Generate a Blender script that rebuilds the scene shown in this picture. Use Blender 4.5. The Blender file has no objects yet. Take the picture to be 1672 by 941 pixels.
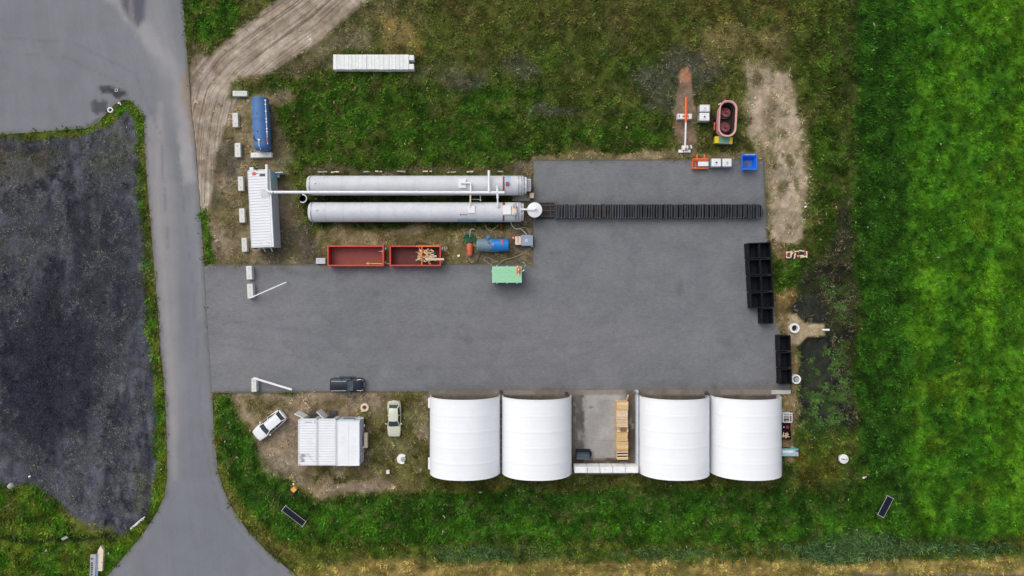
import bpy, math, random
import numpy as np
from mathutils import Vector, Matrix
from mathutils.geometry import delaunay_2d_cdt
random.seed(7); RNG = np.random.default_rng(11)
R = math.radians
scene = bpy.context.scene
COL = scene.collection
S, H, CX, CY = 12.2, 92.0, 836.0, 470.5          # ground pixels per metre of the survey, flying height

def at(px, py, z=0.0):
    k = (H - z) / H / S
    return ((px - CX) * k, (CY - py) * k)
def ang(dx, dy): return math.atan2(-dy, dx)
def lin(c):
    c = np.asarray(c, float) / 255.0
    return np.where(c <= .04045, c / 12.92, ((c + .055) / 1.055) ** 2.4)
def L3(r, g, b, k=1.0): return tuple(float(v) * k for v in lin((r, g, b)))

# ------------------------------------------------------------------ noise
def _hash(ix, iy, seed):
    h = (ix.astype(np.int64) * 374761393 + iy.astype(np.int64) * 668265263 + seed * 982451653) & 0xffffffff
    h = ((h ^ (h >> 13)) * 1274126177) & 0xffffffff
    return ((h ^ (h >> 16)) & 0xffffff) / float(0xffffff)
def vnoise(x, y, seed=0):
    ix = np.floor(x); iy = np.floor(y); fx = x - ix; fy = y - iy
    fx = fx * fx * (3 - 2 * fx); fy = fy * fy * (3 - 2 * fy)
    a = _hash(ix, iy, seed); b = _hash(ix + 1, iy, seed); c = _hash(ix, iy + 1, seed); d = _hash(ix + 1, iy + 1, seed)
    return (a * (1 - fx) + b * fx) * (1 - fy) + (c * (1 - fx) + d * fx) * fy
def fbm(x, y, seed=0, octv=4):
    s = 0; a = .5; t = 0
    for o in range(octv):
        s = s + a * vnoise(x * 2 ** o + 17.3 * o, y * 2 ** o - 9.1 * o, seed + o * 13); t += a; a *= .55
    return s / t
def sstep(a, b, x):
    t = np.clip((x - a) / (b - a), 0, 1); return t * t * (3 - 2 * t)
def seg_info(x, y, pts):
    """distance, signed side distance and arc length along the nearest segment of a polyline"""
    best = np.full(x.shape, 1e9); sd = np.zeros(x.shape); al = np.zeros(x.shape); acc = 0.0
    for (ax, ay), (bx, by) in zip(pts[:-1], pts[1:]):
        dx, dy = bx - ax, by - ay; l = math.hypot(dx, dy)
        t = np.clip(((x - ax) * dx + (y - ay) * dy) / (l * l), 0, 1)
        ex = x - (ax + t * dx); ey = y - (ay + t * dy); d = np.hypot(ex, ey)
        s = (ex * dy - ey * dx) / l
        m = d < best
        best = np.where(m, d, best); sd = np.where(m, np.sign(s) * d, sd); al = np.where(m, acc + t * l, al); acc += l
    return best, sd, al
def poly_sd(x, y, poly):
    """signed distance, positive inside"""
    d, _, _ = seg_info(x, y, list(poly) + [poly[0]])
    ins = np.zeros(x.shape, bool); n = len(poly)
    for i in range(n):
        x1, y1 = poly[i]; x2, y2 = poly[(i + 1) % n]
        if y1 == y2: continue
        c = ((y1 > y) != (y2 > y)) & (x < (x2 - x1) * (y - y1) / (y2 - y1) + x1)
        ins ^= c
    return np.where(ins, d, -d)

# ------------------------------------------------------------------ outlines measured on the plan (survey pixels)
ROAD = [(-420,-420),(290,-420),(299,0),(303,60),(308,120),(312,180),(318,230),(326,330),(331,400),(333.5,434),(338,520),(344,600),(346.5,640),
        (349,700),(356,770),(365,800),(382,835),(405,868),(435,900),(465,925),(490,945),(560,1010),(700,1060),(2100,1060),(2100,1130),
        (-420,1130),(-420,1060),(60,1060),(130,1000),(175,941),(200,912),(235,870),(256,837),(268,812),(273,780),(272,700),(267,620),(261,560),
        (257,500),(252,440),(247,380),(241,310),(237,250),(235,196),(226,178),(214,165),(201,163),(187,171),(173,186),(161,201),(141,210),
        (113,212),(60,216),(0,220),(-420,224)]
YARD = [(333.5,434),(870.5,432.5),(871.5,262.5),(1246,262),(1248.5,330),(1252,395),(1257,440),(1263,500),(1267,528),(1275,546),(1286,560),
        (1289.5,600),(1290,636),(1100,636.8),(700,638.4),(346.5,640),(344,600),(338,520)]
SLAB = [(700,638.4),(1100,636.8),(1276,636),(1277,700),(1278,773),(1040,774),(700,776)]
TRACK = [(700,-260),(600,-70),(500,22),(430,72),(380,112),(350,150),(338,200),(332,250),(330,330)]
FIELD = [(2600,-600),(2600,1500)]

class Paint:
    def __init__(s, px, py, base):
        s.px, s.py = px, py; n = px.shape
        s.col = np.ones(n + (3,)) * lin(base)
        s.veg = np.ones(n) * .7; s.rut = np.zeros(n); s.grav = np.zeros(n); s.wet = np.zeros(n)
        s.n1 = fbm(px / 60, py / 60, 3, 5); s.n2 = fbm(px / 22, py / 22, 5, 4); s.n3 = fbm(px / 7, py / 7, 9, 3)
        wx = fbm(px / 40, py / 40, 21, 5) - .5; wy = fbm(px / 40, py / 40, 33, 5) - .5
        s.w = [(px, py), (px + wx * 26, py + wy * 26), (px + wx * 80, py + wy * 80)]
    def mix(s, m, rgb, rgb2=None, nz=None, veg=None, rut=None, grav=None, wet=None):
        c = lin(rgb)
        if rgb2 is not None:
            t = sstep(.36, .64, s.n2 if nz is None else nz)[..., None]
            c = c * (1 - t) + lin(rgb2) * t
        s.col = s.col * (1 - m[..., None]) + c * m[..., None]
        for k, v in (('veg', veg), ('rut', rut), ('grav', grav), ('wet', wet)):
            if v is not None: setattr(s, k, getattr(s, k) * (1 - m) + v * m)
    def layer(s, poly, rgb, rgb2=None, f=6, w=1, op=1, br=0, nz=None, **k):
        x, y = s.w[w]; xs = [p[0] for p in poly]; ys = [p[1] for p in poly]
        sel = (x > min(xs) - f) & (x < max(xs) + f) & (y > min(ys) - f) & (y < max(ys) + f)
        m = np.zeros(x.shape)
        if sel.any():
            sd = poly_sd(x[sel], y[sel], poly)
            m[sel] = np.clip(.5 + sd / f, 0, 1)
        if br: m = sstep(0, 1, np.clip(m * (1 + br) - br * (1.25 - 1.5 * s.n3 * .5 - s.n2 * .75 ) * (m < 1.01), 0, 1)) if False else m * sstep(.5 - .5 * (1 - br), .62 , s.n2 * .6 + s.n3 * .4 + (1 - br) * .25)
        s.mix(m * op, rgb, rgb2, nz, **k)
    def blob(s, cx, cy, rx, ry, rgb, rgb2=None, f=.5, w=1, op=1, **k):
        x, y = s.w[w]
        d = np.hypot((x - cx) / rx, (y - cy) / ry)
        s.mix((1 - sstep(1 - f, 1 + f, d)) * op, rgb, rgb2, **k)
    def stroke(s, pts, wd, rgb, rgb2=None, f=.6, w=1, op=1, **k):
        x, y = s.w[w]; xs = [p[0] for p in pts]; ys = [p[1] for p in pts]; g = wd * (1 + f) + 2
        sel = (x > min(xs) - g) & (x < max(xs) + g) & (y > min(ys) - g) & (y < max(ys) + g)
        m = np.zeros(x.shape)
        if sel.any():
            d, _, _ = seg_info(x[sel], y[sel], pts); m[sel] = 1 - sstep(wd * (1 - f), wd * (1 + f), d)
        s.mix(m * op, rgb, rgb2, **k)

SAND = (184,167,141); SAND2 = (158,142,120); DIRT = (118,104,80); OLIVE = (86,84,46); GREEN = (52,86,26); DKGREEN = (40,66,24); LIME = (70,124,22)
def rect(a, b, c, d): return [(a, b), (c, b), (c, d), (a, d)]

def paint_ground(px, py):
    p = Paint(px, py, (72,78,38)); n1, n2, n3 = p.n1, p.n2, p.n3
    one = np.ones(px.shape)
    # meadow north of the tanks: olive, dry brown and green patches
    p.mix(sstep(.42, .6, n1) * .8, (88,84,48), (74,80,36))
    p.mix(sstep(.55, .68, n2) * .5, (102,94,62), veg=.45)
    p.layer([(430,-60),(1120,-60),(1120,110),(900,130),(760,100),(430,120)], (74,80,40), (84,80,46), f=60, w=2, op=.7)
    p.layer([(440,130),(560,120),(700,118),(860,130),(960,190),(1100,170),(1105,246),(860,250),(840,280),(500,282),(450,250),(436,180)], (52,88,26), (66,88,34), f=44, w=2, op=.85, veg=1)
    p.layer([(820,60),(1000,70),(1120,90),(1130,160),(1010,150),(860,140)], (68,82,32), (58,76,32), f=50, w=2, op=.8)
    p.layer([(440,-60),(700,-60),(700,40),(640,70),(480,90),(440,100)], (110,102,74), (84,86,48), f=40, w=2, op=.8, veg=.5)
    p.layer([(505,50),(600,52),(600,80),(500,88)], (132,122,104), (96,92,60), f=16, w=1, op=.8, veg=.2)
    p.layer([(610,20),(690,20),(695,80),(625,88)], (142,120,74), (100,94,50), f=24, w=2, op=.7, veg=.5)
    p.layer([(440,98),(540,88),(560,118),(450,124)], (104,94,74), (80,78,48), f=14, op=.8, veg=.35)
    p.layer([(650,112),(740,104),(800,118),(790,135),(680,142)], (112,104,84), (80,84,50), f=20, op=.7, veg=.4)
    for c in ((760,135,40,16),(905,182,44,12),(1065,132,34,24),(1115,100,34,22),(1080,165,30,18),(1125,120,40,34),(1155,112,30,22),(845,112,30,20)):
        p.blob(*c, (76,76,70), (64,68,54), w=1, op=.75, veg=.3)
    p.layer([(1110,-60),(1420,-60),(1420,90),(1290,110),(1200,100),(1130,80)], (98,88,50), (66,74,34), f=50, w=2, op=.8)
    p.layer([(1150,60),(1230,50),(1290,75),(1290,108),(1170,100)], (130,116,80), (98,92,54), f=24, w=2, op=.7, veg=.4)
    p.layer([(1290,60),(1400,10),(1405,330),(1320,330)], (66,80,34), (78,80,42), f=30, w=2, op=.8)
    p.layer([(1355,-40),(1410,-40),(1410,130),(1370,130)], (50,56,30), (70,76,46), f=20, w=1, op=.8, veg=1)
    # right of the yard
    p.layer([(1300,200),(1400,200),(1400,800),(1276,800),(1276,430)], (60,82,30), (50,68,28), f=20, w=1, op=.9)
    # green belts and the bright field
    p.layer(rect(1320,-600,1496,905), (58,80,30), (52,70,28), f=70, w=2, op=.6, veg=1)
    p.layer(rect(1398,-600,1496,905), (46,79,26), (40,69,24), f=16, w=1, veg=1)
    p.layer(rect(1486,-600,3400,905), (66,112,26), (56,100,28), f=36, w=1, veg=.9)
    m = sstep(1470, 1520, px) * (py < 905)
    nb = fbm(px / 60, py / 170, 71, 4); nc = fbm(px / 55, py / 200, 81, 4)
    p.mix(m * sstep(.5, .72, nb) * .55, (92,136,26)); p.mix(m * sstep(.52, .74, nc) * .7, (48,90,30)); p.mix(m * sstep(.62, .76, fbm(px / 50, py / 90, 95, 4)) * .5, (92,112,26))
    p.mix(m * sstep(.55,.7, fbm(px/26, py/30, 97, 3)) * .3, (84,128,26))
    p.layer(rect(1640,-600,1720,905), (80,120,22), f=46, w=2, op=.4)
    # belt south of the tents
    p.layer([(345,640),(372,640),(395,690),(430,742),(470,792),(520,822),(600,812),(700,800),(1290,790),(1400,770),(1500,800),(1500,900),(1500,905),(500,905),(420,880),(352,760)],
            (50,82,26), (44,72,26), f=14, w=1, veg=1)
    p.layer([(430,850),(1480,850),(1600,885),(470,885)], (62,98,26), (50,86,26), f=22, w=2, op=.8)
    p.layer(rect(470,886,3400,912), (62,82,32), (84,92,40), f=12, w=1)
    p.layer(rect(1480,878,3400,908), (86,86,42), (60,78,34), f=12, w=1)
    p.layer([(480,918),(800,920),(1200,917),(3400,911),(3400,1060),(500,1060)], (156,134,82), (124,112,62), f=9, w=1, veg=.45, nz=fbm(px/30,py/8,44,4))
    p.layer(rect(1395,938.5,3400,1060), (96,94,96), f=3, w=0, veg=0)
    p.layer([(340,700),(352,760),(368,800),(410,866),(470,925),(500,945),(540,935),(450,880),(385,800),(362,740),(352,640)], (96,100,40), (120,110,62), f=16, w=1, op=.75, veg=.7)
    p.layer([(700,778),(1280,780),(1420,775),(1400,800),(1280,798),(700,800)], (84,76,42), (58,72,32), f=16, w=1, op=.8, veg=.6)
    p.layer([(1276,730),(1400,715),(1412,790),(1276,796)], (92,84,38), (60,78,30), f=26, w=2, op=.8, veg=.7)
    # bare ground round the cabins and cars
    p.layer([(372,640),(702,638),(702,700),(692,790),(640,800),(560,806),(534,824),(486,796),(436,744),(402,690)], (150,134,110), (118,106,76), f=10, w=1, veg=.22)
    for c in ((650,700,34,26),(660,755,34,30),(600,680,26,12),(655,665,30,14),(690,720,18,50),(560,780,40,10),(620,740,18,30)):
        p.blob(*c, (78,82,38), (92,88,50), w=2, op=.7, veg=.7)
    for c in ((450,745,26,30),(470,700,24,20),(580,800,40,10),(500,650,90,7),(690,705,14,14)):
        p.blob(*c, (156,140,120), SAND2, w=1, op=.8, veg=.06)
    p.layer([(395,650),(470,650),(470,668),(402,672)], (98,92,52), f=10, w=1, op=.6, veg=.5)
    # bare ground left of the tanks, under red containers
    p.layer([(330,250),(350,160),(440,140),(470,260),(500,380),(530,432),(334,433)], (146,130,104), (114,104,72), f=12, w=1, veg=.28)
    p.layer([(520,374),(760,370),(872,368),(872,434),(520,434)], (152,136,104), (116,106,66), f=8, w=1, veg=.3)
    p.layer([(500,318),(872,318),(872,370),(500,372)], (52,66,30), (44,54,28), f=10, w=1, veg=.7)
    p.layer([(840,262),(872,262),(872,434),(780,434),(760,412),(838,380)], (120,108,90), (100,92,72), f=8, w=1, op=.85, veg=.12)
    p.layer([(500,272),(860,276),(860,284),(500,286)], (88,78,60), f=4, w=1, op=.8, veg=.1)
    for c in ((372,262,20,34),(352,300,8,10),(352,322,12,16),(480,380,26,22),(450,400,22,30),(510,410,20,20)):
        p.blob(*c, (70,70,66), (84,80,66), w=1, op=.75, veg=.1)
    for c in ((452,262,24,16),(460,158,24,12),(360,400,22,20),(466,330,16,40),(358,290,16,12)):
        p.blob(*c, (146,130,108), (124,108,84), w=1, op=.8, veg=.08)
    p.layer([(321,262),(334,270),(348,430),(334,432)], (50,92,24), (64,88,28), f=5, w=1, veg=1)
    p.layer([(440,262),(500,268),(500,350),(480,380),(470,300)], (64,84,32), f=16, w=2, op=.5)
    # verge strip north of the yard
    p.layer([(860,248),(1000,250),(1110,248),(1245,250),(1248,263),(868,263)], (146,130,100), (116,106,70), f=5, w=1, veg=.2)
    # sandy spit and the sand field
    p.layer([(1116,112),(1130,114),(1136,160),(1138,250),(1106,252),(1098,200),(1106,160)], (140,122,98), (124,106,84), f=4, w=1, veg=.03)
    p.layer([(1118,112),(1130,113),(1132,135),(1112,135)], (168,122,88), f=5, w=1, op=.8, veg=0)
    p.layer([(1140,160),(1212,160),(1214,240),(1140,240)], (58,72,30), (76,78,46), f=8, w=1, veg=.7)
    p.layer([(1214,104),(1250,100),(1292,102),(1300,150),(1312,200),(1316,250),(1326,290),(1318,330),(1318,392),(1306,408),(1256,404),(1250,330),(1247,262),(1236,238),(1218,224),(1214,180),(1222,140)],
            SAND, (164,150,124), f=7, w=1, veg=.07, rut=.35)
    sandp = [(1214,104),(1250,100),(1292,102),(1300,150),(1312,200),(1316,250),(1326,290),(1318,330),(1318,392),(1306,408),(1256,404),(1250,330),(1247,262),(1236,238),(1218,224),(1214,180),(1222,140)]
    e = poly_sd(px, py, sandp); nn = fbm(px / 9, py / 9, 320, 4)
    p.mix(sstep(16, 0, e - 26 * (nn - .5)) * sstep(-14, -4, e) * .6, (88,86,52), (104,98,62), veg=.6)
    p.mix((e > 0) * sstep(.54, .66, fbm(px / 12, py / 26, 322, 4)) * .5, (136,124,92), (118,110,76), veg=.3)
    p.layer([(1262,100),(1292,98),(1292,112),(1266,112)], (78,82,40), f=10, w=1, veg=.7)
    for c in ((1281,217,8,13),(1265,258,4,14),(1290,262,8,12),(1240,130,10,12),(1300,300,6,12),(1275,300,9,9)):
        p.blob(*c, (84,82,50), (108,98,66), w=1, op=.75, veg=.5)
    # around the crates
    p.layer([(1256,398),(1276,404),(1290,440),(1300,560),(1304,700),(1290,760),(1276,760),(1276,636),(1290,636),(1286,560),(1266,530)], (138,120,88), (112,98,66), f=7, w=1, veg=.3)
    p.layer([(1256,424),(1330,426),(1330,470),(1262,470)], (62,84,30), (48,66,30), f=10, w=1, veg=1)
    p.layer([(1270,470),(1300,470),(1310,500),(1280,520),(1268,500)], (150,128,84), (112,90,58), f=8, w=1, veg=.4)
    p.layer([(1310,440),(1352,420),(1372,330),(1392,330),(1398,720),(1310,722),(1306,560),(1300,500)], (36,38,30), (48,56,32), f=8, w=1, veg=.22, wet=.3)
    p.layer([(1308,550),(1352,548),(1362,600),(1372,690),(1306,700)], (32,33,33), (38,40,34), f=8, w=1, veg=.08, wet=.6)
    p.layer([(1284,498),(1345,478),(1350,528),(1300,524)], (38,40,36), (48,52,36), f=10, w=1, veg=.2, wet=.5)
    p.stroke([(1384,-40),(1384,330),(1388,520),(1394,710)], 5, (44,44,30), (56,60,34), w=2, op=.6, veg=.6)
    p.layer([(1286,516),(1300,512),(1314,528),(1346,530),(1347,548),(1318,550),(1304,564),(1288,564)], (176,160,126), (160,142,108), f=4, w=0, veg=.04, wet=0)
    p.layer([(1300,700),(1400,700),(1404,736),(1300,736)], (66,84,36), (78,84,44), f=12, w=1, veg=.9)
    # sandy haul track
    d, sd, al = seg_info(p.w[0][0] + (p.w[1][0]-p.px)*.35, p.w[0][1] + (p.w[1][1]-p.py)*.35, TRACK)
    wd = np.interp(al, [0, 330, 470, 560, 640, 700, 760, 800], [56, 50, 44, 38, 24, 18, 12, 4])
    m = sstep(-3, 5, wd - d) * (px > 296)
    p.mix(m, (176,164,146), (156,142,122), veg=.02, rut=1.0)
    p.layer([(308,60),(330,90),(370,95),(330,170),(322,280),(314,200)], (166,152,138), (148,132,112), f=6, w=1, veg=.02, rut=1.0)
    p.layer([(298,-60),(398,-60),(396,20),(372,56),(334,82),(308,92),(302,60)], (52,86,24), (72,84,36), f=6, w=1, veg=1, rut=0)
    p.layer([(306,66),(340,70),(322,112),(309,112)], (118,104,78), f=8, w=1, op=.7, veg=.2, rut=.3)
    p.layer([(380,132),(436,124),(446,142),(398,166),(376,160)], (56,82,28), (90,84,48), f=9, w=1, op=.85, veg=.8, rut=0)
    # left: gravel lot
    lot = [(-420,226),(120,228),(176,210),(212,176),(219,200),(228,320),(238,500),(246,640),(252,780),(248,820),(236,848),(206,868),(150,866),(110,838),(82,806),(50,786),(0,786),(-420,790)]
    nl = fbm(px / 26, py / 40, 61, 5); nm = fbm(px / 110, py / 130, 63, 4)
    p.layer([(-420,218),(60,212),(150,206),(214,160),(238,196),(250,380),(262,560),(275,700),(275,780),(262,828),(230,874),(170,945),(-420,945)], (58,92,24), (84,96,34), f=3, w=0, veg=1)
    p.layer([(-420,218),(60,214),(150,208),(170,206),(150,232),(0,244),(-420,244)], (98,100,44), (76,92,34), f=9, w=1, veg=.6)
    p.layer(lot, (90,92,101), (58,60,70), f=7, w=1, nz=nl, veg=.05, grav=1)
    lm = np.zeros(px.shape); s_ = (px < 260) & (py > 160) & (py < 880); lm[s_] = np.clip(.5 + poly_sd(px[s_], py[s_], lot) / 20, 0, 1)
    p.mix(lm * sstep(.44, .6, nm * .6 + nl * .4) * 1.0, (30,32,42)); p.mix(lm * sstep(.54, .68, fbm(px/9, py/14, 66, 4)) * .38, (108,110,120)); p.mix(lm * sstep(.56, .7, nl) * .5, (110,110,118)); p.mix(lm * sstep(.52, .7, fbm(px/16, py/60, 67, 4)) * .6, (40,41,50))
    p.blob(70,600,110,150, (24,26,36), (38,40,52), w=2, op=.92, f=.6, nz=nl); p.blob(180,430,60,150, (34,35,44), (54,55,62), w=2, op=.75, nz=nl)
    p.blob(25,735,34,16, (60,62,70), w=1, op=.9, f=.3)
    p.blob(30,380,70,60, (92,92,100), (76,78,80), w=2, op=.4)
    p.blob(190,250,40,40, (80,82,58), (64,66,62), w=2, op=.6, veg=.4)
    p.layer([(-420,236),(60,240),(110,262),(20,300),(-420,330)], (100,92,72), (84,86,70), f=30, w=2, op=.6, veg=.3)
    p.blob(225,800,20,30, (78,84,52), w=2, op=.5, veg=.5)
    p.layer([(96,818),(130,846),(190,864),(160,872),(110,862)], (98,100,48), f=8, w=1, op=.8, veg=.6)
    p.stroke([(-420,884),(0,884),(190,880)], 4, (34,42,30), (44,52,34), w=1, op=.85, veg=.3)
    p.stroke([(236,196),(241,310),(252,440),(261,560),(272,700),(273,780)], 3.0, (104,90,62), w=1, op=.6, veg=.3)
    g = np.clip(p.veg * 1.2, 0, 1)[..., None] ** 1.5
    warm = np.array([.76, .90, .48]); p.col = p.col * (1 - g) + p.col * warm * g
    fa = fbm(px / 16, py / 16, 201, 4); fb = fbm(px / 6, py / 6, 203, 3)
    v = (.66 + .68 * sstep(.32, .68, fa)) * (.74 + .52 * sstep(.3, .7, fb)); p.col = p.col * (1 + (v - 1)[..., None] * (.35 + .65 * g))
    md = np.clip(.5 + poly_sd(p.w[2][0], p.w[2][1], [(430,112),(1112,104),(1112,258),(430,290)]) / 50, 0, 1)[..., None] * g; p.col = p.col * (1 - .14 * md)
    br = sstep(.56, .72, fbm(px / 11, py / 11, 207, 4)) * (.2 + .5 * g[..., 0]) * (px < 1400) * (1 - p.grav) * .38
    p.col = p.col * (1 - br[..., None]) + lin((112, 98, 62)) * br[..., None]
    return p

def paint_road(px, py):
    p = Paint(px, py, (125,127,132))
    nb = fbm(px / 90, py / 90, 5, 4)
    p.mix(sstep(.35, .65, nb) * .5, (116,118,123)); p.mix(np.ones(px.shape) * .35, (127,129,134), (117,119,124), nz=fbm(px/30, py/120, 8, 4))
    p.layer([(232,200),(262,180),(282,300),(290,460),(292,700),(262,820),(272,780),(262,560),(248,380)], (144,141,142), f=14, w=0, op=.75)
    p.stroke([(262,170),(256,320),(270,500),(283,660),(286,780)], 5, (152,148,146), w=0, op=.5)
    p.stroke([(150,-60),(190,-8),(226,34),(262,84),(286,140),(300,200),(310,290)], 9, (172,168,165), w=1, f=.9, op=.75)
    p.stroke([(300,190),(316,340),(330,520)], 6, (140,140,143), w=1, f=.95, op=.35)
    p.stroke([(240,-60),(248,30),(264,84),(288,130),(304,190)], 24, (142,141,144), w=0, op=.6)
    p.layer([(186,-40),(240,-40),(236,30),(226,46),(212,34),(200,14)], (84,84,94), f=8, w=0, op=.9)
    p.stroke([(214,-40),(214,20),(222,60)], 3, (140,138,140), w=0, op=.6)
    p.layer([(296,122),(308,122),(316,240),(312,240),(304,190),(294,150)], (150,130,114), f=5, w=1, op=.85)
    p.layer([(161,142),(178,140),(207,150),(208,154),(196,160),(180,152),(166,152)], (52,53,60), f=2.5, w=0, op=1, wet=1)
    p.layer([(150,165),(158,162),(162,168),(170,162),(175,166),(176,182),(160,187),(150,184)], (72,73,82), f=2, w=0, op=.95, wet=.8)
    p.layer([(186,146),(198,156),(192,164),(184,156)], (46,46,52), f=2, w=0, op=.9, wet=.8)
    p.layer([(140,203),(152,199),(160,192),(163,200),(150,210),(141,210)], (80,80,88), f=2, w=0, op=.9)
    p.stroke([(348,700),(358,770),(384,836),(436,900),(490,945)], 4, (104,100,92), w=1, op=.5)
    p.stroke([(237,250),(247,380),(261,560),(272,700),(273,780),(256,837),(200,912)], 2.5, (112,104,96), w=1, op=.6)
    p.blob(330,880,90,90, (112,116,122), op=.35)
    e = poly_sd(px, py, ROAD); p.mix(sstep(5, 0, e - 7 * (fbm(px / 12, py / 12, 301, 4) - .35)) * .55, (112,104,90), (88,88,76))
    for (q, wd_, c_) in (([(236,300),(262,560),(276,700),(262,800),(220,880),(160,960)], 1.3, 104), ([(290,240),(318,500),(330,700),(356,830),(430,920)], 1.2, 106), ([(-20,60),(120,70),(220,120),(262,220),(276,420)], 1.4, 106), ([(-20,84),(110,94),(200,138),(244,230)], 1.2, 108)):
        p.stroke(q, wd_, (c_, c_+3, c_+8), w=0, op=.5)
    return p

def paint_yard(px, py):
    p = Paint(px, py, (119,121,124))
    p.mix(np.ones(px.shape) * .5, (124,126,129), (112,114,118), nz=fbm(px / 55, py / 40, 15, 5))
    p.mix(sstep(.55, .75, fbm(px / 14, py / 14, 18, 3)) * .25, (130,129,130))
    p.layer([(333,434),(420,434),(500,470),(500,600),(346,640)], (128,128,132), f=70, w=0, op=.7)
    p.blob(840,560,250,60, (124,123,126), op=.4, w=2)
    p.stroke([(340,440),(870,440)], 6, (98,98,103), w=1, op=.4); p.stroke([(700,632),(1290,630)], 6, (104,102,104), w=1, op=.45)
    p.stroke([(880,344),(1244,344)], 22, (96,96,100), w=1, op=.45)
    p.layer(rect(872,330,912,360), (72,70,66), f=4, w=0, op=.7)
    p.blob(826,472,44,16, (92,93,98), op=.4, w=1)
    e = poly_sd(px, py, YARD); nn = fbm(px / 10, py / 10, 303, 4)
    p.mix(sstep(6, 0, e - 9 * (nn - .42)) * .5 * (px > 350), (122,112,94), (96,96,82))
    for q in ([(346,520),(520,545),(800,552),(1060,520),(1170,430),(1190,300)], [(346,545),(520,568),(800,578),(1080,546),(1200,440),(1215,300)], [(346,560),(600,600),(900,600),(1000,560),(1010,440),(1000,380)], [(420,520),(650,500),(840,520),(960,600),(975,636)], [(440,540),(650,524),(820,545),(940,620),(950,640)]):
        p.stroke(q, 3.2, (112,113,117), w=0, op=.38)
    for c in ((905,410,9,6),(1110,470,7,9),(760,560,8,5),(620,480,6,4),(1190,560,10,7),(980,520,6,6),(690,600,5,4),(1140,300,7,5)): p.blob(*c, (98,99,103), op=.5, w=1, f=.7)
    p.mix(sstep(.6, .7, fbm(px / 18, py / 18, 305, 4)) * .3, (132,132,132))
    return p

def paint_slab(px, py):
    p = Paint(px, py, (146,144,142))
    p.mix(np.ones(px.shape) * .7, (154,151,147), (134,131,128))
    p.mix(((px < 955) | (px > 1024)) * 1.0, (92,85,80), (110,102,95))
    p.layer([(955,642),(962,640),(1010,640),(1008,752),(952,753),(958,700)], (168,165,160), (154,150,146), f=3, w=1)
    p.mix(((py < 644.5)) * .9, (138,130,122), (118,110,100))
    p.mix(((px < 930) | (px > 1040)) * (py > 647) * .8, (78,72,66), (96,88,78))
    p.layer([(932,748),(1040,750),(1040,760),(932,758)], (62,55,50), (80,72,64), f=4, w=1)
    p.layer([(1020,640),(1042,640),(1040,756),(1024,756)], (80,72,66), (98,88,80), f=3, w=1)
    for c in ((941,672,2.2,7),(944,715,2.4,9),(950,716,2,10),(938,690,2,5),(1032,690,2,6),(936,658,2,4)): p.blob(*c, (148,145,140), op=.8)
    for c in ((985,750,6,3),(1003,752,8,3),(1028,735,3,8),(968,662,5,2)): p.blob(*c, (84,70,58), op=.7)
    return p

# ------------------------------------------------------------------ materials
def new_mat(name):
    m = bpy.data.materials.new(name); m.use_nodes = True
    nt = m.node_tree; b = nt.nodes['Principled BSDF']; return m, nt, b
class NT:
    def __init__(s, nt): s.nt = nt
    def n(s, t, **k):
        o = s.nt.nodes.new(t)
        for a, v in k.items(): setattr(o, a, v)
        return o
    def l(s, a, b): s.nt.links.new(a, b)
    def noise(s, vec, scale, detail=4, rough=.6, dist=0):
        o = s.n('ShaderNodeTexNoise'); o.inputs['Scale'].default_value = scale; o.inputs['Detail'].default_value = detail
        o.inputs['Roughness'].default_value = rough; o.inputs['Distortion'].default_value = dist
        if vec is not None: s.l(vec, o.inputs['Vector'])
        return o.outputs['Fac']
    def rng(s, v, a, b, c, d, clamp=True):
        o = s.n('ShaderNodeMapRange'); o.clamp = clamp
        for i, x in zip(('From Min', 'From Max', 'To Min', 'To Max'), (a, b, c, d)): o.inputs[i].default_value = x
        s.l(v, o.inputs['Value']); return o.outputs['Result']
    def m(s, op, a, b=None):
        o = s.n('ShaderNodeMath', operation=op)
        for i, v in enumerate((a, b)):
            if v is None: continue
            if isinstance(v, (int, float)): o.inputs[i].default_value = v
            else: s.l(v, o.inputs[i])
        return o.outputs[0]
    def scale(s, col, v):
        o = s.n('ShaderNodeVectorMath', operation='SCALE'); s.l(col, o.inputs[0]); s.l(v, o.inputs['Scale']); return o.outputs[0]
    def mixc(s, f, a, b):
        o = s.n('ShaderNodeMix', data_type='RGBA')
        for i, v in ((0, f), (6, a), (7, b)):
            if isinstance(v, (int, float)): o.inputs[i].default_value = v
            elif isinstance(v, tuple): o.inputs[i].default_value = tuple(v) + (1,) if len(v) == 3 else v
            else: s.l(v, o.inputs[i])
        return o.outputs[2]
    def bump(s, h, strength, dist, bsdf):
        o = s.n('ShaderNodeBump'); o.inputs['Strength'].default_value = strength; o.inputs['Distance'].default_value = dist
        s.l(h, o.inputs['Height']); s.l(o.outputs[0], bsdf.inputs['Normal'])

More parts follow.
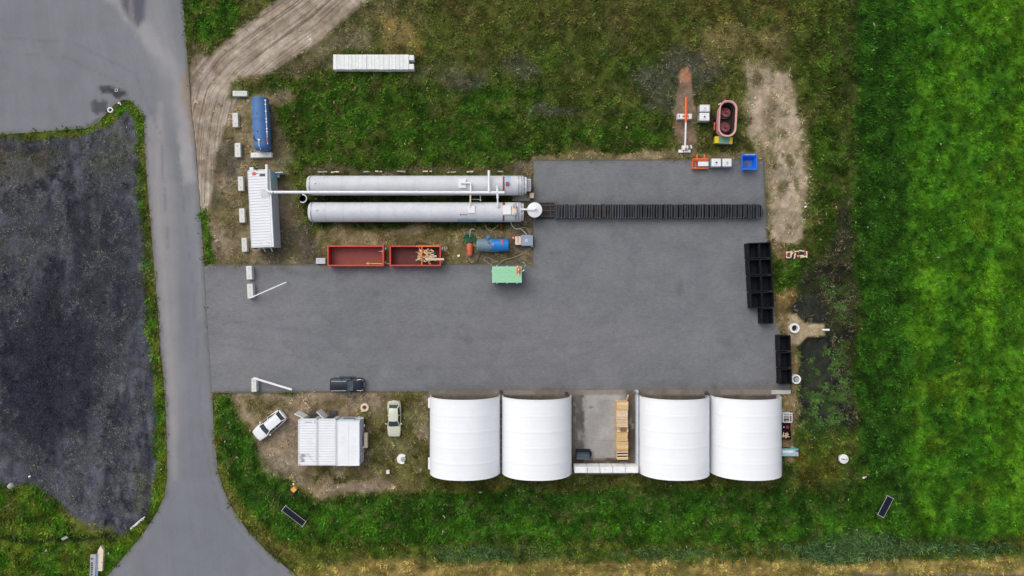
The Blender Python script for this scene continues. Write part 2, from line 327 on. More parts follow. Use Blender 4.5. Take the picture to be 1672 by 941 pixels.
M = {}
def paintmat(key, rgb, rough=.55, metal=0.0, var=.12, scale=1.5, dirt=None, dirt_amt=.35, bump=.0, spec=.5, coat=0, fine=0):
    m, nt, b = new_mat(key); t = NT(nt)
    tc = t.n('ShaderNodeTexCoord').outputs['Object']
    oi = t.n('ShaderNodeObjectInfo').outputs['Random']
    off = t.n('ShaderNodeVectorMath', operation='ADD'); t.l(tc, off.inputs[0])
    cmb = t.n('ShaderNodeCombineXYZ'); r10 = t.m('MULTIPLY', oi, 37.0)
    for i in range(3): t.l(r10, cmb.inputs[i])
    t.l(cmb.outputs[0], off.inputs[1]); vec = off.outputs[0]
    n = t.noise(vec, scale, 6, .65)
    v = t.rng(n, .3, .7, 1 - var, 1 + var)
    v = t.m('MULTIPLY', v, t.rng(oi, 0, 1, 1 - var * .5, 1 + var * .5))
    c = t.n('ShaderNodeRGB'); c.outputs[0].default_value = tuple(rgb) + (1,)
    col = t.scale(c.outputs[0], v)
    if dirt:
        d = t.noise(vec, scale * 2.3, 8, .75, .6)
        col = t.mixc(t.rng(d, .52, .72, 0, dirt_amt), col, tuple(dirt))
    t.l(col, b.inputs['Base Color'])
    b.inputs['Roughness'].default_value = rough; b.inputs['Metallic'].default_value = metal
    b.inputs['Specular IOR Level'].default_value = spec; b.inputs['Coat Weight'].default_value = coat
    if bump: t.bump(t.noise(vec, scale * 4, 6, .7), bump, .02, b)
    M[key] = m; return m

def ground_mat(key, kind):
    m, nt, b = new_mat(key); t = NT(nt)
    g = t.n('ShaderNodeNewGeometry').outputs['Position']
    a = t.n('ShaderNodeAttribute', attribute_name='paint').outputs['Color']
    aux = t.n('ShaderNodeSeparateColor'); t.l(t.n('ShaderNodeAttribute', attribute_name='aux').outputs['Color'], aux.inputs[0])
    rut, grav, wet = aux.outputs[0], aux.outputs[1], aux.outputs[2]
    uv = t.n('ShaderNodeAttribute', attribute_name='along').outputs['Vector']
    if kind == 'soil':
        n1 = t.noise(g, .9, 6, .7, .5); n2 = t.noise(g, 4.5, 5, .75, .4); n3 = t.noise(g, 14, 3, .7)
        v = t.m('MULTIPLY', t.rng(n1, .3, .7, .74, 1.26), t.rng(n2, .3, .7, .66, 1.34)); v = t.m('MULTIPLY', v, t.rng(n3, .3, .7, .8, 1.2))
        mp = t.n('ShaderNodeMapping'); mp.inputs['Scale'].default_value = (.018, 1.0, 1); t.l(uv, mp.inputs['Vector'])
        s1 = t.noise(mp.outputs[0], 1.9, 3, .7, .12); s2 = t.noise(mp.outputs[0], 4.5, 3, .6, .1)
        st = t.m('ADD', t.m('MULTIPLY', s1, .55), t.m('MULTIPLY', s2, .45))
        stv = t.rng(st, .40, .54, .56, 1.12)
        v2 = t.m('ADD', t.m('MULTIPLY', rut, t.m('SUBTRACT', stv, 1.0)), 1.0)
        nz = t.rng(grav, 0, 1, 1, 1.15); v = t.m('ADD', t.m('MULTIPLY', t.m('SUBTRACT', v, 1.0), t.m('MULTIPLY', nz, t.rng(rut, 0, 1, 1, .45))), 1.0)
        v = t.m('MULTIPLY', v, v2)
        col = t.scale(a, v)
        # hue drift: brown thatch between the green
        n5 = t.noise(g, 2.6, 6, .75, .8)
        hs = t.n('ShaderNodeHueSaturation'); t.l(col, hs.inputs['Color']); t.l(t.rng(n5, .3, .7, .47, .515), hs.inputs['Hue']); t.l(t.rng(n2, .3, .7, .8, 1.15), hs.inputs['Saturation'])
        col = hs.outputs[0]
        vo = t.n('ShaderNodeTexVoronoi'); vo.inputs['Scale'].default_value = 3.2; t.l(g, vo.inputs['Vector'])
        pb = t.m('MULTIPLY', grav, t.rng(vo.outputs['Distance'], .0, .22, .28, 0))
        pn = t.m('MULTIPLY', pb, t.rng(t.noise(g, .5, 5, .7), .45, .6, 0, 1))
        col = t.mixc(pn, col, (.22, .22, .23))
        sw = t.m('MULTIPLY', grav, t.rng(t.noise(g, 3.0, 2, .5, 3.5), .56, .62, 0, .3))
        col = t.mixc(sw, col, (.17, .17, .18))
        t.l(col, b.inputs['Base Color']); b.inputs['Roughness'].default_value = .95
        h = t.m('ADD', t.m('MULTIPLY', n2, .6), t.m('MULTIPLY', n3, .4)); h = t.m('ADD', h, t.m('MULTIPLY', t.m('MULTIPLY', rut, st), 1.6))
        t.bump(h, .9, .12, b); b.inputs['Specular IOR Level'].default_value = .06
    elif kind == 'road':
        mp = t.n('ShaderNodeMapping'); mp.inputs['Scale'].default_value = (.03, 1.0, 1); t.l(uv, mp.inputs['Vector'])
        s1 = t.noise(mp.outputs[0], 1.2, 4, .7, .15)
        n1 = t.noise(g, .35, 6, .65); n2 = t.noise(g, 6, 4, .8); n3 = t.noise(g, 22, 2, .6)
        v = t.m('MULTIPLY', t.rng(n1, .3, .7, .93, 1.07), t.rng(n2, .3, .7, .9, 1.1)); v = t.m('MULTIPLY', v, t.rng(n3, .3, .7, .9, 1.1)); v = t.m('MULTIPLY', v, t.rng(s1, .35, .65, .97, 1.035))
        t.l(t.scale(a, v), b.inputs['Base Color']); t.l(t.rng(wet, 0, 1, .85, .7), b.inputs['Roughness'])
        t.bump(n2, .2, .01, b); b.inputs['Specular IOR Level'].default_value = .3
    else:
        br = t.n('ShaderNodeTexBrick'); br.inputs['Scale'].default_value = 1.0; br.inputs['Brick Width'].default_value = .42; br.inputs['Row Height'].default_value = .21
        br.inputs['Mortar Size'].default_value = .012; br.inputs['Color1'].default_value = (.94,.94,.94,1); br.inputs['Color2'].default_value = (1.05,1.05,1.05,1); br.inputs['Mortar'].default_value = (.86,.86,.86,1)
        mp = t.n('ShaderNodeMapping'); t.l(g, mp.inputs['Vector']); t.l(mp.outputs[0], br.inputs['Vector'])
        if kind == 'concrete': br.inputs['Brick Width'].default_value = 5; br.inputs['Row Height'].default_value = 3.4; br.inputs['Mortar Size'].default_value = .03
        if kind == 'concrete': br.inputs['Color1'].default_value = (.97,.97,.97,1); br.inputs['Color2'].default_value = (1.04,1.04,1.04,1)
        sp = t.n('ShaderNodeSeparateColor'); t.l(br.outputs['Color'], sp.inputs[0])
        n1 = t.noise(g, .3, 6, .7, .5); n2 = t.noise(g, 5, 4, .8); n3 = t.noise(g, 1.6, 5, .7, .4)
        v = t.m('MULTIPLY', t.rng(n1, .3, .7, .92, 1.08), t.rng(n2, .3, .7, .86, 1.14)); v = t.m('MULTIPLY', v, sp.outputs[0]); v = t.m('MULTIPLY', v, t.rng(n3, .3, .7, .94, 1.06))
        c = t.scale(a, v)
        t.l(c, b.inputs['Base Color']); b.inputs['Roughness'].default_value = .9; t.bump(n2, .2, .01, b); b.inputs['Specular IOR Level'].default_value = .25
    M[key] = m; return m

ground_mat('soil', 'soil'); ground_mat('asphalt', 'road'); ground_mat('pavers', 'pavers'); ground_mat('concrete_floor', 'concrete')
def leaf_mat(key):
    m, nt, b = new_mat(key); t = NT(nt)
    t.l(t.n('ShaderNodeAttribute', attribute_name='leafcol').outputs['Color'], b.inputs['Base Color'])
    b.inputs['Roughness'].default_value = .75; b.inputs['Specular IOR Level'].default_value = .08; M[key] = m
leaf_mat('leaf')
DIRTC = L3(96,86,70)
paintmat('white_paint', (.74,.75,.76), .45, var=.04, scale=.8, dirt=(.42,.40,.36), dirt_amt=.16)
paintmat('roof_white', (.78,.80,.82), .5, var=.05, scale=.6, dirt=(.40,.39,.36), dirt_amt=.22)
paintmat('wall_grey', (.50,.53,.58), .5, var=.06, scale=.8, dirt=(.3,.3,.3), dirt_amt=.3)
paintmat('tent_fabric', (.80,.815,.83), .6, var=.018, scale=.35, dirt=(.62,.64,.63), dirt_amt=.22, bump=.25)
paintmat('tank_silver', (.59,.60,.63), .6, metal=.0, var=.07, scale=.5, dirt=(.36,.34,.32), dirt_amt=.42)
paintmat('pipe_white', (.78,.79,.80), .35, var=.04, scale=1, dirt=(.5,.48,.45), dirt_amt=.15)
paintmat('steel', (.36,.37,.39), .4, metal=.5, var=.12, scale=2, dirt=(.2,.17,.14), dirt_amt=.3)
paintmat('dark_steel', (.06,.06,.065), .5, metal=.2, var=.25, scale=2, dirt=(.12,.09,.07), dirt_amt=.4)
paintmat('black_plastic', (.012,.013,.016), .5, var=.25, scale=2, dirt=(.022,.022,.025), dirt_amt=.5, spec=.1)
paintmat('tray_black', (.020,.022,.028), .5, var=.4, scale=1.5, dirt=(.06,.05,.05), dirt_amt=.5)
paintmat('tray_brown', (.038,.028,.026), .55, var=.3, scale=1.5)
paintmat('tray_blue', (.034,.040,.058), .45, var=.3, scale=1.5)
paintmat('tray_edge', (.12,.12,.13), .5, var=.3, scale=3)
paintmat('block_concrete', (.66,.655,.61), .85, var=.07, scale=1.3, dirt=(.33,.31,.26), dirt_amt=.45, bump=.3)
paintmat('block_white', (.76,.77,.75), .8, var=.10, scale=1.3, dirt=(.45,.44,.40), dirt_amt=.3, bump=.2)
paintmat('grey_concrete', (.36,.35,.33), .85, var=.1, scale=1.5, dirt=(.2,.18,.15), dirt_amt=.5, bump=.3)
paintmat('red_paint', L3(196,58,46), .5, var=.10, scale=1.2, dirt=L3(120,60,48), dirt_amt=.4)
paintmat('red_floor', L3(124,58,50), .7, var=.16, scale=.7, dirt=L3(96,62,56), dirt_amt=.6)
paintmat('rust_floor', L3(92,44,38), .75, var=.25, scale=.8, dirt=L3(128,72,50), dirt_amt=.7)
paintmat('orange_paint', L3(226,104,48), .5, var=.08, scale=1.5, dirt=L3(130,80,55), dirt_amt=.3)
paintmat('orange_rust', L3(196,92,62), .55, var=.14, scale=1.5, dirt=L3(140,72,52), dirt_amt=.5)
paintmat('red_oxide', L3(150,56,50), .6, var=.15, scale=2)
paintmat('blue_tank', L3(66,108,160), .6, var=.08, scale=.6, dirt=L3(38,66,104), dirt_amt=.45)
paintmat('blue_bright', L3(30,120,196), .42, var=.08, scale=.9, dirt=L3(70,110,140), dirt_amt=.35)
paintmat('blue_faded', L3(104,128,142), .6, var=.18, scale=1.2, dirt=L3(124,112,92), dirt_amt=.9)
paintmat('blue_skip', L3(28,104,214), .4, var=.06, scale=1, dirt=L3(20,70,150), dirt_amt=.3)
paintmat('mint_paint', L3(148,204,164), .55, var=.05, scale=1, dirt=L3(124,160,128), dirt_amt=.35)
paintmat('mint_dark', L3(88,140,108), .55, var=.08, scale=1)
paintmat('green_hose', L3(28,112,72), .5, var=.25, scale=4)
paintmat('beige_paint', L3(222,204,180), .5, var=.06, scale=1.5, dirt=L3(160,140,110), dirt_amt=.3)
paintmat('grey_blue', L3(138,150,172), .45, var=.08, scale=1.5, dirt=L3(105,112,125), dirt_amt=.35)
paintmat('lightblue_paint', L3(150,186,198), .5, var=.07, scale=1.5, dirt=L3(110,130,136), dirt_amt=.4)
paintmat('pink_paint', L3(214,160,156), .55, var=.10, scale=1.2, dirt=L3(166,104,98), dirt_amt=.55)
paintmat('pink_dark', L3(124,66,66), .6, var=.15, scale=1.5, dirt=L3(90,46,44), dirt_amt=.6)
paintmat('yellow_paint', L3(222,190,44), .5, var=.06, scale=1.5, dirt=L3(150,130,60), dirt_amt=.3)
paintmat('teal_paint', L3(96,150,140), .55, var=.1, scale=2)
paintmat('wood_light', L3(214,178,126), .8, var=.14, scale=3, dirt=L3(160,128,86), dirt_amt=.5)
paintmat('wood_pale', L3(222,200,170), .8, var=.14, scale=3, dirt=L3(170,140,110), dirt_amt=.5)
paintmat('wood_dark', L3(126,92,60), .85, var=.2, scale=3)
paintmat('red_wood', L3(142,72,58), .8, var=.2, scale=2)
paintmat('rubber', (.02,.02,.02), .8, var=.2, scale=4)
paintmat('hose_tan', L3(172,156,122), .7, var=.2, scale=3)
paintmat('hose_dark', L3(70,60,50), .7, var=.2, scale=3)
paintmat('car_white', (.80,.81,.82), .22, var=.015, scale=.5, coat=.6)
paintmat('car_black', (.012,.015,.028), .35, var=.05, scale=.5, coat=.05, spec=.35)
paintmat('car_champagne', L3(200,202,180), .28, var=.02, scale=.5, coat=.5)
paintmat('glass_dark', (.02,.028,.036), .06, var=.02, scale=.5, spec=.8)
paintmat('glass_grey', (.07,.10,.13), .08, var=.02, scale=.5, spec=.8)
paintmat('chrome', (.75,.76,.78), .2, metal=.7, var=.02, scale=1)
paintmat('lamp_red', L3(190,20,20), .2, var=.05, scale=1)
paintmat('lamp_clear', (.7,.72,.75), .12, var=.02, scale=1)
paintmat('solar', (.008,.010,.016), .4, var=.2, scale=2, spec=.25)
paintmat('cover_yellow', L3(236,156,62), .5, var=.06, scale=2)
paintmat('roof_valley_shade', (.62,.64,.67), .6, var=.06, scale=1)  # greyer roof base: shade between the ribs painted into the colour
paintmat('kerb', (.11,.105,.10), .9, var=.2, scale=1, dirt=(.05,.045,.04), dirt_amt=.5)
paintmat('kerb_light', (.44,.43,.40), .85, var=.08, scale=1, dirt=(.3,.28,.25), dirt_amt=.4)
paintmat('dark_earth', (.035,.030,.025), .95, var=.3, scale=1)
paintmat('panel_blue', L3(164,182,206), .5, var=.06, scale=1)
def water_mat():
    m, nt, b = new_mat('pond_water'); t = NT(nt); g = t.n('ShaderNodeNewGeometry').outputs['Position']
    n = t.noise(g, .6, 6, .7, .8); c = t.mixc(t.rng(n, .44, .62, 0, 1), (.016,.017,.015), (.034,.040,.022)); t.l(c, b.inputs['Base Color'])
    b.inputs['Roughness'].default_value = .5; b.inputs['Specular IOR Level'].default_value = .15; t.bump(t.noise(g, 5, 3), .1, .01, b); M['pond_water'] = m
water_mat()

# ------------------------------------------------------------------ mesh building
class MB:
    def __init__(s): s.v = []; s.f = []; s.cuts = []
    def add(s, vs, fs):
        s.cuts.append((len(s.v), len(s.f))); o = len(s.v); s.v += [tuple(v) for v in vs]; s.f += [tuple(i + o for i in f) for f in fs]; return s
    def box(s, cx, cy, z0, lx, ly, h, rz=0, taper=1.0):
        c, n = math.cos(rz), math.sin(rz); vs = []
        for z, k in ((z0, 1), (z0 + h, taper)):
            for a, b in ((-1,-1),(1,-1),(1,1),(-1,1)):
                x, y = a * lx / 2 * k, b * ly / 2 * k; vs.append((cx + x * c - y * n, cy + x * n + y * c, z))
        return s.add(vs, [(3,2,1,0),(4,5,6,7),(0,1,5,4),(1,2,6,5),(2,3,7,6),(3,0,4,7)])
    def bx(s, x0, x1, y0, y1, z0, z1): return s.box((x0+x1)/2, (y0+y1)/2, z0, abs(x1-x0), abs(y1-y0), z1-z0)
    def tube(s, pts, r, n=10, caps=True):
        pts = [Vector(p) for p in pts]; rs = r if isinstance(r, (list, tuple)) else [r] * len(pts); rings = []
        for i, p in enumerate(pts):
            d = (pts[min(i+1, len(pts)-1)] - pts[max(i-1, 0)]).normalized()
            up = Vector((0,0,1)) if abs(d.z) < .95 else Vector((1,0,0)); a = d.cross(up).normalized(); b = a.cross(d).normalized()
            rings.append([p + (a * math.cos(2*math.pi*k/n) + b * math.sin(2*math.pi*k/n)) * rs[i] for k in range(n)])
        vs = [v for r_ in rings for v in r_]; fs = []
        for i in range(len(pts) - 1):
            for k in range(n): fs.append((i*n+k, i*n+(k+1)%n, (i+1)*n+(k+1)%n, (i+1)*n+k))
        if caps: fs += [tuple(range(n))[::-1], tuple((len(pts)-1)*n + k for k in range(n))]
        return s.add(vs, fs)
    def bar(s, a, b, w, h):
        a, b = Vector(a), Vector(b); d = (b - a).normalized(); up = Vector((0,0,1)) if abs(d.z) < .95 else Vector((0,1,0)); x = d.cross(up).normalized() * w / 2; y = x.cross(d).normalized() * h / 2
        vs = [p + i * x + j * y for p in (a, b) for i, j in ((-1,-1),(1,-1),(1,1),(-1,1))]
        return s.add(vs, [(0,1,2,3),(7,6,5,4),(0,4,5,1),(1,5,6,2),(2,6,7,3),(3,7,4,0)])
    def lathe(s, prof, cx=0, cy=0, n=28, axis='z'):
        vs = []
        for r, z in prof:
            for k in range(n):
                a = 2*math.pi*k/n; p = (r*math.cos(a), r*math.sin(a), z)
                if axis == 'x': p = (z, p[0], p[1])
                if axis == 'y': p = (p[0], z, p[1])
                vs.append((p[0]+cx, p[1]+cy, p[2]))
        fs = [(i*n+k, i*n+(k+1)%n, (i+1)*n+(k+1)%n, (i+1)*n+k) for i in range(len(prof)-1) for k in range(n)]
        return s.add(vs, fs)
    def prism(s, poly, z0, z1):
        n = len(poly); vs = [(x, y, z0) for x, y in poly] + [(x, y, z1) for x, y in poly]
        return s.add(vs, [tuple(range(n))[::-1], tuple(range(n, 2*n))] + [(i, (i+1)%n, n+(i+1)%n, n+i) for i in range(n)])
    def loft(s, rings, closed=True, caps=True):
        n = len(rings[0]); vs = [p for r_ in rings for p in r_]; m = n if closed else n - 1
        fs = [(i*n+k, i*n+(k+1)%n, (i+1)*n+(k+1)%n, (i+1)*n+k) for i in range(len(rings)-1) for k in range(m)]
        if caps: fs += [tuple(range(n))[::-1], tuple((len(rings)-1)*n+k for k in range(n))]
        return s.add(vs, fs)
    def torus(s, cx, cy, z, Rr, r, n=28, m=8, sz=1.0):
        vs = []; fs = []
        for i in range(n):
            a = 2*math.pi*i/n
            for j in range(m):
                b = 2*math.pi*j/m; q = Rr + r*math.cos(b); vs.append((cx+q*math.cos(a), cy+q*math.sin(a), z+r*sz*math.sin(b)))
        for i in range(n):
            for j in range(m): fs.append((i*m+j, ((i+1)%n)*m+j, ((i+1)%n)*m+(j+1)%m, i*m+(j+1)%m))
        return s.add(vs, fs)
    def build(s, name, mat, parent=None, bevel=0, smooth=False, label=None):
        import bmesh
        me = bpy.data.meshes.new(name); me.from_pydata(s.v, [], s.f); me.validate()
        bm = bmesh.new(); bm.from_mesh(me); bmesh.ops.recalc_face_normals(bm, faces=bm.faces); bm.to_mesh(me); bm.free()
        me.materials.append(M[mat] if isinstance(mat, str) else mat); o = bpy.data.objects.new(name, me); COL.objects.link(o)
        if parent is not None: o.parent = parent
        if bevel:
            b = o.modifiers.new('Bevel', 'BEVEL'); b.width = bevel; b.segments = 2; b.limit_method = 'ANGLE'; b.angle_limit = R(40)
        if smooth:
            me.shade_smooth() if hasattr(me, 'shade_smooth') else None
            me.set_sharp_from_angle(angle=R(38))
        if label: o['label'] = label
        return o
def build_each(mb, name, mat, parent, **k):
    """every added piece becomes a part of its own"""
    cuts = mb.cuts + [(len(mb.v), len(mb.f))]
    for (v0, f0), (v1, f1) in zip(cuts[:-1], cuts[1:]):
        q = MB(); q.v = mb.v[v0:v1]; q.f = [tuple(i - v0 for i in f) for f in mb.f[f0:f1]]; q.build(name, mat, parent, **k)
def tag(o, label, cat, group=None):
    o['label'] = label; o['category'] = cat
    if group: o['group'] = group
    return o
def thing(name, label, cat, xy=(0, 0), rz=0, group=None, z=0):
    o = bpy.data.objects.new(name, None); COL.objects.link(o); o.location = (xy[0], xy[1], z); o.rotation_euler = (0, 0, rz); o.empty_display_size = .3
    return tag(o, label, cat, group)
def copy_tree(o, parent=None):
    c = o.copy(); COL.objects.link(c); c.parent = parent
    for ch in [x for x in bpy.data.objects if x.parent == o]: copy_tree(ch, c)
    return c
def dup(o, xy, rz, label, group=None, z=None):
    c = copy_tree(o); c.location = (xy[0], xy[1], o.location.z if z is None else z); c.rotation_euler = (0, 0, rz); c['label'] = label
    if group: c['group'] = group
    return c
def structure(o, label=None):
    o['kind'] = 'structure'
    if label: o['label'] = label
    return o

# ------------------------------------------------------------------ ground sheet
def grid_axis(lo, hi, step, far):
    core = np.arange(lo, hi + step * .5, step); k = np.cumsum(.3 * 1.055 ** np.arange(84)); k = k[k < far - abs(hi)]
    return np.concatenate([(lo - k)[::-1], core, hi + k])
def ground_z(px, py, p=None):
    h = -.045 + .07 * (fbm(px / 18, py / 18, 41, 4) - .5)
    sel = (px > 1290) & (px < 1402) & (py > 430) & (py < 730)
    dep = np.zeros(px.shape)
    pond = [(1310,556),(1350,552),(1364,600),(1376,700),(1310,706)]
    wx = px + (fbm(px/30, py/30, 51, 4) - .5) * 36; wy = py + (fbm(px/30, py/30, 52, 4) - .5) * 36
    if sel.any():
        dep[sel] = .3 * sstep(-6, 12, poly_sd(wx[sel], wy[sel], pond)) + .26 * sstep(-6, 10, poly_sd(wx[sel], wy[sel], [(1300,492),(1342,484),(1346,520),(1306,520)]))
    d, _, _ = seg_info(wx, wy, [(1386,300),(1390,520),(1394,712)]); dep = np.maximum(dep, .07 * (1 - sstep(2, 14, d)))
    dep *= 1 - np.clip(.5 + poly_sd(px, py, [(1286,516),(1300,512),(1314,528),(1346,530),(1347,548),(1318,550),(1304,564),(1288,564)]) / 4, 0, 1)
    d, _, _ = seg_info(px, py, [(-420,884),(0,884),(180,881)]); dep = np.maximum(dep, .35 * (1 - sstep(1, 12, d)))
    d, _, _ = seg_info(px, py, [(560,898),(2100,896)]); dep = np.maximum(dep, .35 * (1 - sstep(3, 20, d)))
    return h - dep
xs = grid_axis(-71, 71, .17, 500); ys = grid_axis(-41, 41, .17, 500)
GX, GY = np.meshgrid(xs, ys)
px = GX * S + CX; py = CY - GY * S
P_ = paint_ground(px, py)
ALB = .92
def sheet_attrs(me, p, px, py, line):
    n = px.size
    a = me.attributes.new('paint', 'FLOAT_COLOR', 'POINT'); c = np.ones((n, 4), np.float32); c[:, :3] = p.col.reshape(-1, 3) * ALB; a.data.foreach_set('color', c.ravel())
    a = me.attributes.new('aux', 'FLOAT_COLOR', 'POINT'); c = np.ones((n, 4), np.float32); c[:, 0] = p.rut.ravel(); c[:, 1] = p.grav.ravel(); c[:, 2] = p.wet.ravel(); a.data.foreach_set('color', c.ravel())
    d, sd, al = seg_info(px, py, line)
    a = me.attributes.new('along', 'FLOAT_VECTOR', 'POINT'); c = np.zeros((n, 3), np.float32); c[:, 0] = al.ravel() / S; c[:, 1] = sd.ravel() / S; a.data.foreach_set('vector', c.ravel())
gz = ground_z(px, py)
for pl in (ROAD, YARD, SLAB):
    sel = (px > min(q[0] for q in pl) - 30) & (px < max(q[0] for q in pl) + 30) & (py > min(q[1] for q in pl) - 30) & (py < max(q[1] for q in pl) + 30)
    sd = poly_sd(px[sel], py[sel], pl); gz[sel] = np.where(sd > 0, -.14, np.where(sd > -6, np.minimum(gz[sel], -.03), gz[sel]))
ny, nx = GX.shape
me = bpy.data.meshes.new('ground'); me.vertices.add(nx * ny); co = np.stack([GX, GY, gz], -1).astype(np.float32); me.vertices.foreach_set('co', co.ravel())
idx = np.arange(nx * ny).reshape(ny, nx); q = np.stack([idx[:-1, :-1], idx[:-1, 1:], idx[1:, 1:], idx[1:, :-1]], -1).reshape(-1, 4)
me.loops.add(q.size); me.loops.foreach_set('vertex_index', q.ravel().astype(np.int32)); me.polygons.add(len(q)); me.polygons.foreach_set('loop_start', (np.arange(len(q)) * 4).astype(np.int32))
me.update(calc_edges=True); me.shade_smooth()
sheet_attrs(me, P_, px, py, TRACK); me.materials.append(M['soil'])
og = bpy.data.objects.new('ground', me); COL.objects.link(og); structure(og, 'rough ground of soil, sand, dark gravel and meadow')

def paved(name, poly, painter, mat, z, skirt, spacing, line, label, skip=None):
    P = np.array(poly, float); pts = []
    for i in range(len(P)):
        a, b = P[i], P[(i + 1) % len(P)]; k = max(1, int(np.hypot(*(b - a)) / (spacing * S * 1.0)))
        if np.hypot(*(b - a)) > 700: k = 12
        pts += [tuple(a + (b - a) * t / k) for t in range(k)]
    nb = len(pts); x0, x1, y0, y1 = max(P[:,0].min(), -60), min(P[:,0].max(), 1760), max(P[:,1].min(), -60), min(P[:,1].max(), 1010)
    gx, gy = np.meshgrid(np.arange(x0, x1, spacing * S), np.arange(y0, y1, spacing * S))
    gx = gx.ravel() + RNG.uniform(-1, 1, gx.size) * spacing * S * .2; gy = gy.ravel() + RNG.uniform(-1, 1, gy.size) * spacing * S * .2
    ins = poly_sd(gx, gy, poly) > spacing * S * .45
    allp = pts + list(zip(gx[ins], gy[ins]))
    v2 = [Vector(((x - CX) / S, (CY - y) / S)) for x, y in allp]
    r = delaunay_2d_cdt(v2, [(i, (i + 1) % nb) for i in range(nb)], [], 1, 1e-5)
    vo, fo = r[0], r[2]
    V = [(v.x, v.y, z) for v in vo]; n0 = len(V); F = [tuple(f) for f in fo]
    # skirt under the outline
    bn = [((x - CX) / S, (CY - y) / S) for x, y in pts]; V += [(x, y, z) for x, y in bn] + [(x, y, z - skirt) for x, y in bn]
    F += [(n0 + i, n0 + (i + 1) % nb, n0 + nb + (i + 1) % nb, n0 + nb + i) for i in range(nb)]
    me = bpy.data.meshes.new(name); me.from_pydata(V, [], F); me.update()
    A = np.array(V); qx = A[:, 0] * S + CX; qy = CY - A[:, 1] * S
    sheet_attrs(me, painter(qx, qy), qx, qy, line); me.materials.append(M[mat])
    import bmesh
    bm = bmesh.new(); bm.from_mesh(me); bmesh.ops.recalc_face_normals(bm, faces=[f for f in bm.faces if abs(f.normal.z) < .5])
    for f in bm.faces:
        if f.normal.z < -.5: f.normal_flip()
    bm.to_mesh(me); bm.free()
    o = bpy.data.objects.new(name, me); COL.objects.link(o); return structure(o, label)
RLINE = [(210,-300),(230,20),(262,110),(278,240),(294,434),(306,640),(314,780),(330,900),(340,1060)]
paved('road', ROAD, paint_road, 'asphalt', 0.0, .12, .36, RLINE, 'grey asphalt road with pale tyre tracks')
paved('yard', YARD, paint_yard, 'pavers', .03, .15, .4, RLINE, 'grey paved yard')
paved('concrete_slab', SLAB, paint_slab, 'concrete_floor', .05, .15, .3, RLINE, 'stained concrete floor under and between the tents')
# kerb lines round the yard
kb = MB()
def kerb_line(mb, pts, w, z0, h):
    for (a, b) in zip(pts[:-1], pts[1:]):
        A, B = at(*a), at(*b); l = math.hypot(B[0]-A[0], B[1]-A[1])
        mb.box((A[0]+B[0])/2, (A[1]+B[1])/2, z0, l, w, h, math.atan2(B[1]-A[1], B[0]-A[0]))
kerb_line(kb, [(334,432.9),(870,431.4)], .14, -.1, .135); kerb_line(kb, [(870.2,430.6),(871,262.5)], .12, -.1, .135); kerb_line(kb, [(870.2,261.4),(1246.6,260.9)], .12, -.1, .135)
kerb_line(kb, [(1247,262),(1249.6,330),(1253,394)], .12, -.1, .135)
kerb_line(kb, [(347,641.1),(698,639.5)], .14, -.1, .135)
structure(kb.build('kerb', 'kerb'), 'thin dark edging stones of the yard')
k2 = MB(); kerb_line(k2, [(1259,640.4),(1290,640.0)], .55, -.05, .3); 
tag(k2.build('kerb_stone', 'kerb_light', bevel=.02), 'pale kerb stone lying at the yard edge beside the rightmost tent', 'kerb')
# seam between road and yard
sm = MB(); kerb_line(sm, [(333.2,434),(337.8,520),(343.8,600),(346.4,640)], .12, -.1, .106); structure(sm.build('gutter', 'kerb'), 'dark gutter line between road and yard')
# thin expansion joint on the road
# pond water
w = MB(); a = at(1296, 478); b = at(1386, 716); w.add([(a[0], b[1], -.15), (b[0], b[1], -.15), (b[0], a[1], -.15), (a[0], a[1], -.15)], [(0,1,2,3)])
structure(w.build('pond_water', 'pond_water'), 'black still water in the boggy hollow')

